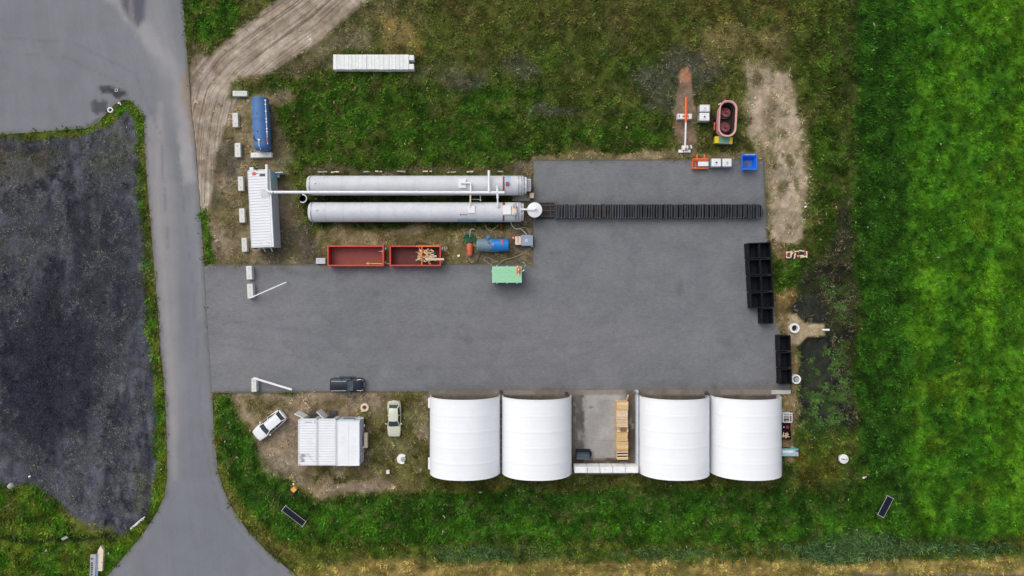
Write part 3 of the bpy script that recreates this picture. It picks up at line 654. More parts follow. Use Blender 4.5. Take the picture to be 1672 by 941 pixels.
# ------------------------------------------------------------------ vegetation
def scatter(name, X, Y, Z, colr, scl, nleaf, lmin, lmax, wfac, lift, label, jitter=.14, flat=None):
    n = X.size; rep = nleaf
    i = np.repeat(np.arange(n), rep); m = i.size
    a = RNG.uniform(0, 2*np.pi, m); L = RNG.uniform(lmin, lmax, m) * scl[i]; W = L * wfac * RNG.uniform(.7, 1.3, m)
    el = RNG.uniform(.15, lift, m)
    if flat is not None: el = el * flat[i]
    bx = X[i] + RNG.normal(0, jitter, m) * scl[i]; by = Y[i] + RNG.normal(0, jitter, m) * scl[i]; bz = Z[i]
    ca, sa = np.cos(a), np.sin(a); ce, se = np.cos(el), np.sin(el)
    mid = .5 * L; V = np.empty((m, 4, 3), np.float32)
    V[:, 0] = np.stack([bx, by, bz - .01], -1)
    mx = bx + ca * ce * mid; my = by + sa * ce * mid; mz = bz + se * mid
    V[:, 1] = np.stack([mx - sa * W / 2, my + ca * W / 2, mz], -1); V[:, 3] = np.stack([mx + sa * W / 2, my - ca * W / 2, mz], -1)
    V[:, 2] = np.stack([bx + ca * (ce * mid + L * .5 * np.cos(el * .3)), by + sa * (ce * mid + L * .5 * np.cos(el * .3)), bz + se * mid + L * .5 * np.sin(el * .3) * .6], -1)
    me = bpy.data.meshes.new(name); me.vertices.add(m * 4); me.vertices.foreach_set('co', V.ravel())
    me.loops.add(m * 4); me.loops.foreach_set('vertex_index', np.arange(m * 4, dtype=np.int32)); me.polygons.add(m); me.polygons.foreach_set('loop_start', (np.arange(m) * 4).astype(np.int32))
    me.update(calc_edges=True)
    tv = RNG.normal(1, .30, n)[i] * RNG.normal(1, .20, m); C = np.ones((m, 4), np.float32)
    hue = RNG.normal(0, .07, n)[i]
    C[:, :3] = colr[i] * np.clip(tv, .35, 2.2)[:, None]; C[:, 0] *= 1 + hue; C[:, 2] *= 1 - hue
    pale = RNG.uniform(size=m) < .003; C[pale, :3] = C[pale, :3] * .4 + np.array([.30, .30, .20])
    at_ = me.attributes.new('leafcol', 'FLOAT_COLOR', 'FACE'); at_.data.foreach_set('color', np.clip(C, 0, .8).ravel())
    me.materials.append(M['leaf']); o = bpy.data.objects.new(name, me); COL.objects.link(o); o['kind'] = 'stuff'; o['label'] = label
    return o
FOOT = []   # footprints without growth
def block_px(a, b, c, d, m=2): FOOT.append((a - m, b - m, c + m, d + m))
for r_ in ((404,278,456,404),(409,160,438,244),(500,288,858,316),(504,331,856,360),(535,402,720,434),(702,640,1274,772),(486,682,594,760),(543,89,676,115),(778,390,831,410),(841,384,868,402),
           (1168,166,1202,230),(1140,171,1160,198),(415,680,463,714),(633,658,653,712),(1107,186,1130,194),(1279,410,1317,423)): block_px(*r_)
NC = 120000
sx = RNG.uniform(-78, 78, NC); sy = RNG.uniform(-47, 47, NC); qx = sx * S + CX; qy = CY - sy * S
keep = np.ones(NC, bool)
creep = 2.6 * (fbm(qx / 8, qy / 8, 310, 3) - .5)
for pl in (ROAD, YARD, SLAB): keep &= poly_sd(qx, qy, pl) < np.where(pl is ROAD, creep + .3, creep - .9)
for f in FOOT: keep &= ~((qx > f[0]) & (qx < f[2]) & (qy > f[1]) & (qy < f[3]))
sx, sy, qx, qy = sx[keep], sy[keep], qx[keep], qy[keep]
G = paint_ground(qx, qy); patch = fbm(qx / 9, qy / 9, 88, 3)
keep = RNG.uniform(size=sx.size) < np.clip(G.veg * (.35 + 1.3 * sstep(.35, .62, patch)), 0, 1) * .95
sx, sy, qx, qy = sx[keep], sy[keep], qx[keep], qy[keep]; colr = G.col[keep] * ALB; vg = G.veg[keep]; gz_ = ground_z(qx, qy)
field = sstep(1470, 1500, qx) * (qy < 905)
scl = RNG.uniform(.6, 1.25, sx.size) * (1 - .2 * field) * (.75 + .35 * vg)
big = (RNG.uniform(size=sx.size) < .05) & (qy < 880); scl = np.where(big, scl * 1.35, scl)
colr = colr * (1.16 + .30 * (1 - field))[:, None]
scatter('grass', sx, sy, gz_, colr, scl, 9, .2, .52, .27, 1.1, 'rough meadow grass and weeds of mixed green')
# dry straw lying on the bare soil
NS = 26000; ux = RNG.uniform(-60, 62, NS); uy = RNG.uniform(-34, 40, NS); qx = ux * S + CX; qy = CY - uy * S
keep = np.ones(NS, bool)
for pl in (ROAD, YARD, SLAB): keep &= poly_sd(qx, qy, pl) < -1.0
for f in FOOT: keep &= ~((qx > f[0]) & (qx < f[2]) & (qy > f[1]) & (qy < f[3]))
ux, uy, qx, qy = ux[keep], uy[keep], qx[keep], qy[keep]; G = paint_ground(qx, qy)
keep = (G.veg > .12) & (G.veg < .55) & (G.grav < .5) & (RNG.uniform(size=ux.size) < .7); ux, uy, qx, qy = ux[keep], uy[keep], qx[keep], qy[keep]
cs = np.tile(np.array([.26, .22, .145]), (ux.size, 1)) * RNG.uniform(.5, 1.15, ux.size)[:, None]
scatter('dry_straw', ux, uy, ground_z(qx, qy) + .01, cs, RNG.uniform(.6, 1.2, ux.size), 5, .3, .6, .10, .25, 'dry straw strands lying on the bare soil', jitter=.25)
NG = 30000; ux = RNG.uniform(-69, -47, NG); uy = RNG.uniform(-34, 22, NG); qx = ux * S + CX; qy = CY - uy * S
G = paint_ground(qx, qy); keep = (G.grav > .6) & (G.col.mean(-1) > .035) & (RNG.uniform(size=NG) < .05 + .8 * sstep(.42, .62, fbm(qx / 20, qy / 30, 140, 4))); ux, uy, qx, qy = ux[keep], uy[keep], qx[keep], qy[keep]
cs = np.array([.15, .155, .17]) * RNG.uniform(.35, 1.25, ux.size)[:, None]; yl = RNG.uniform(size=ux.size) < .14; cs[yl] = cs[yl] * np.array([1.25, 1.15, .55])
scatter('gravel_sprigs', ux, uy, ground_z(qx, qy) + .01, cs, RNG.uniform(.5, 1.0, ux.size), 3, .2, .5, .14, .3, 'small grey and yellowish sprigs over the dark gravel', jitter=.12)
# reeds in the ditch
RX, RY = [], []
for (cx_, cy_, rx_, ry_, n_) in ((1405,898,110,16,520),(1370,908,60,8,160),(800,905,110,12,160),(1560,896,120,10,120),(1100,905,160,9,90),(1412,884,50,14,160)):
    RX.append(RNG.normal(cx_, rx_ * .5, n_)); RY.append(RNG.normal(cy_, ry_ * .55, n_))
RX = np.concatenate(RX); RY = np.concatenate(RY); k_ = RY < 916; RX, RY = RX[k_], RY[k_]
cr = np.tile(np.array([.052, .10, .032]), (RX.size, 1)) * RNG.uniform(.4, 2.0, RX.size)[:, None]
scatter('reeds', (RX - CX) / S, (CY - RY) / S, ground_z(RX, RY), cr, RNG.uniform(.7, 1.1, RX.size), 9, .6, 1.15, .09, 1.0, 'dark bluish reeds leaning in the roadside ditch', jitter=.25)
# floating weed clumps over the boggy hollow
PX, PY, PC = [], [], []
for (cx_, cy_, r_) in ((1334,608,5),(1321,645,6),(1333,655,8),(1363,646,8),(1375,650,8),(1352,655,5),(1383,640,8),(1350,632,4),(1331,675,6),(1316,675,7),(1372,682,7),(1379,625,6),(1365,593,8),(1378,588,7),(1330,700,9),(1350,706,12),(1375,702,9),
                        (1371,574,7),(1381,560,6),(1374,470,8),(1372,500,7),(1325,590,4),(1318,620,4),(1342,645,5),(1322,690,6),(1340,690,6),(1360,690,6),(1360,670,5),(1376,520,7),(1352,575,5),(1348,668,4),(1338,630,3),(1365,610,4),(1384,610,5),(1358,480,7),(1346,460,6),(1312,694,6)):
    n_ = int(r_ * r_ * 1.2); a_ = RNG.uniform(0, 6.28, n_); q_ = r_ * RNG.uniform(0, 1, n_) ** .8 * 1.5 * (1 + .4 * np.sin(3 * a_ + cx_))
    PX.append(cx_ + q_ * np.cos(a_)); PY.append(cy_ + q_ * np.sin(a_)); PC.append(np.tile(np.array([.070, .14, .030]), (n_, 1)) * RNG.uniform(.4, 1.2))
PX, PY, PC = np.concatenate(PX), np.concatenate(PY), np.concatenate(PC)
scatter('pond_weed', (PX - CX) / S, (CY - PY) / S, np.maximum(ground_z(PX, PY), -.15) + .01, PC, RNG.uniform(.6, 1.0, PX.size), 8, .12, .3, .45, .7, 'pale green weed clumps growing in the boggy hollow', jitter=.1)

# ------------------------------------------------------------------ tents
def make_tent(i, x0, x1, label, wall_side):
    gx0, gx1 = at(x0, 0)[0], at(x1, 0)[0]; yf, yb = at(0, 645)[1], at(0, 769)[1]; cx = (gx0 + gx1) / 2; a = (gx1 - gx0) / 2; ln = yf - yb
    z0, hh = .35, 4.35
    t = thing('storage_tent', label, 'tent', (cx, (yf + yb) / 2), 0, 'white arched tents along the yard')
    shell = MB(); ns = 90; na = 40; rings = []
    for off in (0, -.05):
        for s_ in range(ns + 1):
            y = ln / 2 - ln * s_ / ns; u = s_ / ns * 5.0; fr = abs(u - round(u)) * ln / 5
            rib = .004 * math.sin(s_ * .9 + i) + .032 * math.exp(-(fr / .09) ** 2) - .012 * math.sin(math.pi * (u % 1)) ** 2
            ring = []
            for k in range(na + 1):
                th = math.pi * k / na; c_, s2 = math.cos(th), math.sin(th)
                rr = 1 + (rib * (s2 ** .5 if s2 > 0 else 0) + off) / a
                xx = -a * rr * math.copysign(abs(c_) ** .9, c_); zz = z0 + hh * rr * s2 ** .92 if s2 > 1e-9 else z0
                ring.append((xx, y, zz))
            rings.append(ring)
    shell.loft(rings[:ns + 1], closed=False, caps=False); shell.loft(rings[ns + 1:], closed=False, caps=False)
    n = na + 1
    for base in (0, ns):
        for k in range(na): shell.f.append((base * n + k, base * n + k + 1, (ns + 1 + base) * n + k + 1, (ns + 1 + base) * n + k))
    shell.build('canopy', 'tent_fabric', t, smooth=True)
    for y in (ln / 2 + .02, 0, -ln / 2 - .02):
        ar = MB(); ar.tube([(-(a - .1) * math.copysign(abs(math.cos(math.pi*k/24)) ** .9, math.cos(math.pi*k/24)), y, z0 + (hh - .1) * max(0, math.sin(math.pi*k/24)) ** .92) for k in range(25)], .05, 8)
        ar.build('arch_frame', 'pipe_white', t, smooth=True)
    bw = MB()
    vs = [(-(a-.12) * math.cos(math.pi*k/24), -ln/2 + .25, z0 - .3 + (hh+.1) * math.sin(math.pi*k/24)) for k in range(25)]
    vs2 = [(x, y + .05, z) for x, y, z in vs]; bw.add(vs + vs2, [tuple(range(25)), tuple(range(25, 50))[::-1]] + [(k, k+1, 26+k, 25+k) for k in range(24)] + [(24, 0, 25, 49)])
    bw.build('rear_wall', 'wall_grey', t)
    for s_ in (-1, 1):
        b = MB(); b.box(s_ * (a - .14), 0, .05, .24, ln - .1, .55); b.build('base_rail', 'grey_concrete', t)
    # hem weights and tie flaps along the sides
    for s_ in ((-1,) if wall_side == 'left' else (1,) if wall_side == 'right' else ()):
        for (ya, yb_) in ((ln/2 - .3, ln/2 - 1.7), (-ln/2 + 1.9, -ln/2 + .3)):
            fl = MB(); fl.bx(s_ * (a - .02), s_ * (a + .28), yb_, ya, .25, .55); fl.build('side_flap', 'white_paint', t, bevel=.1)
    hm = MB()
    for k in range(11):
        for s_ in (-1, 1): hm.box(s_ * (a - .01), ln / 2 - .4 - k * (ln - .8) / 10, .3, .08, .16, .22)
    build_each(hm, 'tie_strap', 'white_paint', t)
    return t
make_tent(0, 703, 817.0, 'white arched fabric tent, leftmost of the four, beside the parked pale car', 'left')
make_tent(1, 819.5, 932.5, 'white arched fabric tent directly left of the open concrete bay', '')
make_tent(2, 1041.5, 1154.5, 'white arched fabric tent directly right of the wooden crates', 'left')
make_tent(3, 1157, 1270, 'white arched fabric tent, rightmost, beside the white cage and the red can', 'right')
# dark posts between tents
for (x, y, lb) in ((818,640,'dark post standing between the two left tents'),(1037,640,'pale steel post at the front corner of the third tent'),(1153,642,'rusty brown post between the two right tents'),(925,643,'small post at the open front corner of the second tent')):
    p = MB(); X, Y = at(x, y); p.tube([(X, Y, .05), (X, Y, 1.5)], .14, 10); p.box(X, Y, .05, .5, .5, .06)
    tag(p.build('post', 'steel' if 'pale' in lb else 'dark_steel', bevel=.01), lb, 'post')
# side wall of third tent
t = thing('retaining_wall', 'tall white side wall standing against the third tent by the open bay', 'wall', at(1038.5, 700, 0))
p = MB()
for k in range(6): p.box(0, 4.4 - k * 1.7, .05, .32, 1.66, 1.0)
p.build('panel', 'wall_grey', t, bevel=.02)
p = MB(); p.box(0, .15, 1.055, .2, 10.2, .05); p.build('coping', 'wall_grey', t)
# block wall behind the bay
for k in range(5):
    X, Y = at(948.5 + k * 20.9, 767.6, 1.9); t = thing('wall_block', ['white block of the rear bay wall touching the second tent', 'second white block from the left in the rear bay wall', 'middle white block of the rear bay wall', 'fourth white block from the left in the rear bay wall', 'white block of the rear bay wall touching the third tent'][k], 'concrete block', (X, Y), 0, 'big blocks closing the back of the bay')
    p = MB(); p.box(0, 0, .05, 1.62, .8, .6); p.box(0, 0, .67, 1.62, .8, .6); p.box(0, 0, 1.29, 1.62, .8, .6); p.build('block', 'block_white', t, bevel=.03)
# ------------------------------------------------------------------ concrete blocks
BL = None
def cblock(x0, y0, x1, y1, label, hgt=.62, rz=0, mat='block_concrete'):
    """apparent top outline in survey pixels"""
    X, Y = at((x0+x1)/2, (y0+y1)/2, hgt); k = (H - hgt) / H / S; lx, ly = (x1-x0)*k, (y1-y0)*k
    t = thing('concrete_block', label, 'concrete block', (X, Y), rz, 'pale concrete blocks along the entrance')
    p = MB(); p.box(0, 0, -.08, lx, ly, hgt + .08); p.build('block', mat, t, bevel=.035)
    q = MB(); 
    for s_ in (-.28, .28):
        if lx > ly: q.tube([(s_*lx, 0, hgt - .02), (s_*lx, 0, hgt + .03)], .05, 8)
        else: q.tube([(0, s_*ly, hgt - .02), (0, s_*ly, hgt + .03)], .05, 8)
    build_each(q, 'lifting_pin', 'dark_steel', t)
    return t
cblock(379.7,148.5,403.4,157, 'white concrete block above the blue tank, lying crosswise')
cblock(379.5,184.5,388.5,207.5, 'pale concrete block left of the blue tank middle', rz=R(2))
cblock(383.2,233.5,392.5,256.5, 'pale concrete block left of the lower end of the blue tank', rz=R(1))
cblock(409.2,249,443,257, 'long white concrete block between the blue tank and the white container', rz=R(2), mat='block_white')
cblock(388.5,288.5,397,311.5, 'pale concrete block beside the upper end of the white container', rz=R(2))
cblock(390.5,340.5,399.3,363.5, 'pale concrete block beside the middle of the white container', rz=R(2))
cblock(394.5,388.5,403,411, 'pale concrete block beside the lower end of the white container', rz=R(2))
cblock(402,434.5,411.2,456.5, 'pale concrete block alone on the paving above the upper boom', .85, rz=R(3))
cblock(403.5,463.5,413,487.5, 'pale concrete block holding the upper boom barrier', .85, rz=R(3))
cblock(410.5,618,418.6,640, 'pale concrete block holding the lower boom barrier', .85, rz=R(1))
cblock(515.8,421.5,531,431, 'small grey concrete block left of the red containers', .5, mat='wall_grey')
def boom(a, b, w, label):
    A, B = at(*a, 1.1), at(*b, 1.1); l = math.hypot(B[0]-A[0], B[1]-A[1])
    t = thing('boom_barrier', label, 'barrier', A, math.atan2(B[1]-A[1], B[0]-A[0]))
    p = MB(); p.bar((-.25, 0, 1.06), (l, 0, 1.06), w, .12); p.build('boom', 'pipe_white', t, bevel=.015)
    p = MB(); p.tube([(-.1, 0, .86), (-.1, 0, 1.0)], .11, 10); p.build('pivot', 'steel', t)
    p = MB(); p.bar((l - .1, 0, 1.0), (l - .1, 0, .03), .05, .05); p.build('leg', 'steel', t)
    return t
boom((410,486),(467,461), .13, 'thin white boom swung open over the yard at the upper gate'); boom((417,618.5),(476.5,636.5), .26, 'wide white boom swung open over the yard near the white car')
# ------------------------------------------------------------------ white slab row
e = [145,200,225,250,275,335,405,465,525,580,640,715,740,805,850,930,1005,1100,1150,1210,1280,1340,1435]
for k in range(len(e) - 1):
    hz = 1.0 + random.uniform(-.02, .06) + (.05 if k == 10 else 0)
    xa, xb = 530 + e[k] / 10.45, 530 + e[k+1] / 10.45; y0, y1 = 89.3 + random.uniform(-.15,.15), 113.4 + random.uniform(-.3, .3)
    c1 = at(xa, y0, hz); c2 = at(xb, y1, hz)
    lb = 'white concrete slab standing on edge within the long row in the meadow'
    if k == 0: lb = 'white concrete slab at the left end of the long row'
    if k == 10: lb = 'brightest and widest white slab near the middle of the long row'
    p = MB(); lx = c2[0] - c1[0] - .02; ly = c1[1] - c2[1]; 
    p.box(0, 0, -.08, lx, ly, hz + .08)
    for s_ in (-.4, -.2, 0, .2, .4): p.box(0, s_ * ly, hz, lx * .96, .035, .012)
    o = p.build('concrete_slab_element', 'block_white', bevel=.015); o.location = ((c1[0]+c2[0])/2, (c1[1]+c2[1])/2, 0)
    tag(o, lb, 'concrete slab', 'white slabs in a long row')
for (y0, y1, lb) in ((90.0, 98.2, 'upper of the two short white slabs ending the long row'), (104.4, 113, 'lower of the two short white slabs ending the long row')):
    c1 = at(667.8, y0, 1.0); c2 = at(675.6, y1, 1.0); p = MB(); p.box(0, 0, -.08, c2[0]-c1[0], c1[1]-c2[1], 1.05)
    o = p.build('concrete_slab_element', 'block_white', bevel=.02); o.location = ((c1[0]+c2[0])/2, (c1[1]+c2[1])/2, 0); tag(o, lb, 'concrete slab', 'white slabs in a long row')
# ------------------------------------------------------------------ long silver tanks
def long_tank(x0, x1, yc, label):
    zc, r = 1.62, 1.29; A, B = at(x0, yc, zc + .9), at(x1, yc, zc + .9); ln = B[0] - A[0]
    t = thing('storage_tank', label, 'tank', (A[0], A[1]))
    p = MB(); n = 40; prof = [(0,-.0),(r*.5,.03),(r*.85,.12),(r*.97,.28),(r,.4)] 
    vs = []
    xs_ = np.linspace(.4, ln - .4, 64)
    full = [(rr, zz) for rr, zz in prof] + [(r - .006 * ((k % 8) != 0), float(x)) for k, x in enumerate(xs_)] + [(rr, ln - zz) for rr, zz in prof[::-1]]
    p.lathe(full, 0, 0, 44, axis='x'); p.v = [(a, b, c + zc) for a, b, c in p.v]; p.build('shell', 'tank_silver', t, smooth=True)
    for x in (.55, ln * .985 - .1, ln - .9):
        p = MB(); p.lathe([(r, x - .04), (r + .07, x - .04), (r + .07, x + .04), (r, x + .04)], 0, 0, 44, 'x'); p.v = [(a, b, c + zc) for a, b, c in p.v]; p.build('flange', 'steel', t, smooth=True)
    for k in range(11):
        x = 2.4 + k * (ln - 5) / 10; p = MB(); p.lathe([(r - .004, x - .018), (r + .010, x - .012), (r + .010, x + .012), (r - .004, x + .018)], 0, 0, 44, 'x'); p.v = [(a, b, c + zc) for a, b, c in p.v]; p.build('weld_seam', 'wall_grey', t, smooth=True)
    for k in range(7):
        x = 1.6 + k * (ln - 3.2) / 6; p = MB(); p.add([(x - .2, -1.15, -.08), (x + .2, -1.15, -.08), (x + .2, 1.15, -.08), (x - .2, 1.15, -.08), (x - .2, -1.1, .85), (x + .2, -1.1, .85), (x + .2, 1.1, .85), (x - .2, 1.1, .85)],
            [(0,1,2,3),(4,5,6,7),(0,1,5,4),(1,2,6,5),(2,3,7,6),(3,0,4,7)]); p.build('saddle', 'grey_concrete', t)
    p = MB(); p.tube([(1.3, .15, zc + r - .03), (1.3, .15, zc + r + .16)], .11, 12); p.build('vent_cap', 'white_paint', t, bevel=.02)
    return t, A[0], A[1], ln, zc, r
TA = long_tank(499, 858, 301.6, 'upper long silver cylindrical tank lying under the white pipe')
TB = long_tank(501.5, 853.5, 345.4, 'lower long silver cylindrical tank ending at the round white hopper')
def lx(T, px, z): return at(px, 0, z)[0] - T[1]
def ly(T, py, z): return at(0, py, z)[1] - T[2]
def surf(T, py, zz=3.0):  # height of tank surface at that offset
    y = ly(T, py, zz); return T[4] + math.sqrt(max(0, T[5] ** 2 - y * y))
t = TA[0]
def curved_patch(T, px0, px1, py0, py1, mat, name, th=.02, label=None):
    y0, y1 = ly(T, py1, 2.8), ly(T, py0, 2.8); x0, x1 = lx(T, px0, 2.8), lx(T, px1, 2.8); r = T[5]
    a0, a1 = math.asin(max(-1, min(1, y0 / r))), math.asin(max(-1, min(1, y1 / r))); rings = []
    for x in (x0, x1):
        rings.append([(x, (r + o) * math.sin(a0 + (a1 - a0) * k / 10), T[4] + (r + o) * math.cos(a0 + (a1 - a0) * k / 10)) for o, ks in ((th, range(11)), (.001, range(10, -1, -1))) for k in ks])
    p = MB(); p.loft(rings); return p.build(name, mat, T[0], smooth=True, label=label)
curved_patch(TA, 824.5, 834, 286, 303, 'panel_blue', 'repair_patch', .012, 'pale blue painted patch'); curved_patch(TB, 746, 778, 357, 361, 'panel_blue', 'repair_patch', .012)
curved_patch(TA, 821, 823.6, 288, 311, 'red_oxide', 'red_band', .05, 'rust red strap'); curved_patch(TB, 820.8, 824.4, 329.5, 335, 'red_oxide', 'red_band', .05); curved_patch(TB, 820.8, 823.4, 352, 360, 'red_oxide', 'red_band', .05)
# illegible red lettering on the lower tank
for k, (a_, b_) in enumerate(((751.6,753),(754.2,755),(755.4,757),(757.4,758.6),(759,760.2),(760.6,761.8),(762.2,763.2))): 
    if k == 0: continue
    curved_patch(TB, a_, b_, 350.1, 351.5, 'lamp_red', 'lettering', .006)
curved_patch(TB, 751.4, 753.2, 349.6, 352, 'red_oxide', 'logo_mark', .006)
def tbox(T, x0, y0, x1, y1, z0, z1, mat, name, bevel=.02):
    p = MB(); p.bx(lx(T, x0, z1), lx(T, x1, z1), ly(T, y1, z1), ly(T, y0, z1), z0, z1); return p.build(name, mat, T[0], bevel=bevel)
tbox(TA, 749, 291.5, 761, 307, 2.2, 3.02, 'white_paint', 'hatch_plate'); tbox(TB, 764, 336, 775.5, 348, 2.2, 3.02, 'white_paint', 'hatch_plate')
tbox(TA, 826, 297, 830.5, 303, 2.5, 3.2, 'red_oxide', 'valve'); tbox(TB, 821.6, 335.5, 834.5, 350.5, 2.3, 3.1, 'white_paint', 'hatch_box')
p = MB(); z = 3.2; p.tube([(lx(TA, 822.3, z), ly(TA, y, z), 2.95) for y in (296, 301, 306)], .07, 8); build_each(p, 'red_lever', 'dark_steel', TA[0])
tbox(TB, 836, 334.5, 843.5, 351, 2.5, 3.35, 'beige_paint', 'drive_unit'); p = MB(); z = 3.4
p.tube([(lx(TB, 840.5, z), ly(TB, 336, z), 3.3), (lx(TB, 840.5, z), ly(TB, 336, z), 3.55)], .28, 14); p.tube([(lx(TB, 840.5, z), ly(TB, 350, z), 3.3), (lx(TB, 840.5, z), ly(TB, 350, z), 3.5)], .2, 14); p.build('motor', 'steel', TB[0], bevel=.03)
for T, x in ((TA, 855), (TB, 853.5)):
    p = MB()
    for k in range(10):
        a = 2*math.pi*k/10; p.box(T[3] - .02, math.cos(a) * 1.05, T[4] + math.sin(a) * 1.05 - .06, .2, .12, .12)
    build_each(p, 'door_clamp', 'white_paint', T[0], bevel=.02)
p = MB(); p.lathe([(0, TA[3]-.02),(1.12, TA[3]-.02),(1.12, TA[3]+.12),(.3, TA[3]+.2),(0, TA[3]+.2)], 0, 0, 36, 'x'); p.v = [(a,b,c+TA[4]) for a,b,c in p.v]; p.build('end_door', 'white_paint', TA[0], smooth=True)
p = MB(); p.lathe([(0, TB[3]-.02),(1.15, TB[3]-.02),(1.15, TB[3]+.1),(0, TB[3]+.1)], 0, 0, 36, 'x'); p.v = [(a,b,c+TB[4]) for a,b,c in p.v]; p.build('end_door', 'tank_silver', TB[0], smooth=True)
p = MB(); z = 3.05
for a_, b_ in (((812.6,301.6),(812.6,336)),): pass
for k in range(5): p.tube([(lx(TA, 790 + 2 * k, z), ly(TA, 300, z), 2.9), (lx(TA, 790 + 2 * k, z), ly(TA, 300, z), 2.96)], .03, 6)
build_each(p, 'bolt', 'steel', TA[0])
# main overhead pipe
def tubepx(mb, pts, r, n=12): mb.tube([(*at(x, y, z), z) for x, y, z in pts], r, n)
o = thing('overhead_pipe', 'long white pipe running from the white container along the upper tank', 'pipe', (0, 0)); Z = 3.25
p = MB(); tubepx(p, [(435.6,269,Z),(435.7,290,Z),(435.9,309,Z),(437,312,Z),(440,313.7,Z),(446,314.1,Z),(640,314.3,Z),(823.5,314.7,Z)], .185, 14); p.build('duct', 'pipe_white', o, smooth=True)
p = MB(); tubepx(p, [(798.3,278.5,Z+.2),(798.4,316,Z+.2)], .16, 12); p.build('cross_pipe', 'pipe_white', o, smooth=True)
for x in (446.5, 520, 600, 680, 740, 798, 812): 
    p = MB(); tubepx(p, [(x-.8,314.1,Z),(x+.8,314.1,Z)], .225, 14); p.build('clamp', 'steel' if x < 450 else 'white_paint', o, smooth=True)
for x in (560, 640, 720, 790):
    p = MB(); X, Y = at(x, 314.2, Z); p.bar((X, Y, Z - .15), (X, Y, 2.2), .06, .06); p.build('support', 'steel', o)
p = MB(); tubepx(p, [(812.3,304,3.3),(812.3,318,3.25),(812.6,324,3.2)], .15, 12); tubepx(p, [(812.6,324,3.2),(812.8,337,3.1)], .1, 12); X, Y = at(812.8, 337, 3.1); p.tube([(X, Y, 3.1), (X, Y, 2.8)], .14, 12); p.build('branch_pipe', 'pipe_white', o, smooth=True)
p = MB(); tubepx(p, [(752,299,3.2),(767,299,3.2),(768.6,300,3.2),(768.8,306,3.2),(768.2,314,3.1)], .12, 12); p.build('bypass_pipe', 'pipe_white', o, smooth=True)
p = MB(); tubepx(p, [(768.3,317,3.0),(768,332,3.0),(768,338,3.05)], .10, 12); p.build('bypass_pipe', 'beige_paint', o, smooth=True)
p = MB(); tubepx(p, [(768,325.5,2.8),(784.4,326,2.8)], .04, 8); tubepx(p, [(784.4,315,2.9),(784.4,327,2.9)], .05, 8); X, Y = at(784.4, 327, 2.9); p.tube([(X, Y, 2.75), (X, Y, 2.95)], .1, 10); p.build('small_valve_line', 'steel', o)
# hopper and box at the tank mouths
X, Y = at(873, 342.7, 2.6); o = thing('hopper', 'round white hopper with conical lid at the mouth of the lower tank', 'hopper', (X, Y))
p = MB(); p.lathe([(.25,.5),(.86,1.3),(.9,1.35),(.9,2.35),(.98,2.4),(.98,2.46),(.6,2.55),(.12,2.66),(0,2.66)], 0, 0, 40); p.build('bin', 'white_paint', o, smooth=True)
for k in range(4):
    a = k * math.pi/2 + .8; p = MB(); p.bar((.8*math.cos(a), .8*math.sin(a), .03), (.8*math.cos(a), .8*math.sin(a), 1.6), .08, .08); p.build('leg', 'steel', o)
p = MB(); p.bar((-2.35, .05, 2.78), (0, 0, 2.78), .22, .16); p.box(-.02, 0, 2.62, .3, .3, .22); p.build('feed_arm', 'pipe_white', o, bevel=.03)
p = MB(); p.box(.12, .02, 2.84, .26, .2, .06); p.build('motor', 'steel', o, bevel=.02)
o = thing('control_cabinet', 'grey cabinet on a white frame at the right end of the upper tank', 'cabinet', at(862.3, 301.8, 1.5))
p = MB(); p.box(.05, 0, .3, .72, 1.3, 1.2); p.build('cabinet', 'steel', o, bevel=.03); p = MB(); p.box(-.1, .72, .0, .9, .1, 1.5); p.box(-.1, -.72, 0, .9, .1, 1.5); p.box(-.5, 0, .2, .12, 1.3, 1.2); p.build('frame', 'white_paint', o)
o = thing('junction_box', 'small beige box standing between the ends of the two long tanks', 'box', at(868.2, 319.3, .8)); p = MB(); p.box(0, 0, 0, .5, .62, .7); p.build('cabinet', 'beige_paint', o, bevel=.02); p = MB(); p.box(0, 0, .72, .56, .68, .05); p.build('lid', 'wood_pale', o, bevel=.01)
o = thing('pipe_ring', 'white pipe ring standing open between the left ends of the long tanks', 'ring', at(494.5, 324.5, .9)); p = MB()
p.tube([(.52*math.cos(a), .52*math.sin(a), .95) for a in np.linspace(-2.2, 1.7, 22)], .08, 8); p.build('rim', 'pipe_white', o, smooth=True); p = MB(); p.lathe([(.46,-.05),(.46,.88),(.42,.88),(.42,.0),(0,0)], 0, 0, 24); p.build('collar', 'black_plastic', o)
# debris along the north side of the upper tank
for k in range(9):
    x = 520 + k * 36 + random.uniform(-10, 10); o = MB(); o.box(0, 0, -.06, random.uniform(.6,1.3), .18, .16); o = o.build('edge_board', 'wood_pale' if k % 2 else 'grey_concrete', bevel=.02); o.location = (*at(x, 281 + random.uniform(-1, 1)), 0); o.rotation_euler = (0, 0, random.uniform(-.1, .1))
    tag(o, 'short weathered board lying along the north side of the upper tank', 'board', 'weathered boards beside the upper tank')
# concrete foot strip between tanks ends
o = MB(); c1 = at(836, 318); c2 = at(866, 328); o.bx(c1[0], c2[0], c2[1], c1[1], -.1, .02); tag(o.build('concrete_pad', 'grey_concrete', bevel=.01), 'small grey concrete pad between the right ends of the long tanks', 'concrete pad')
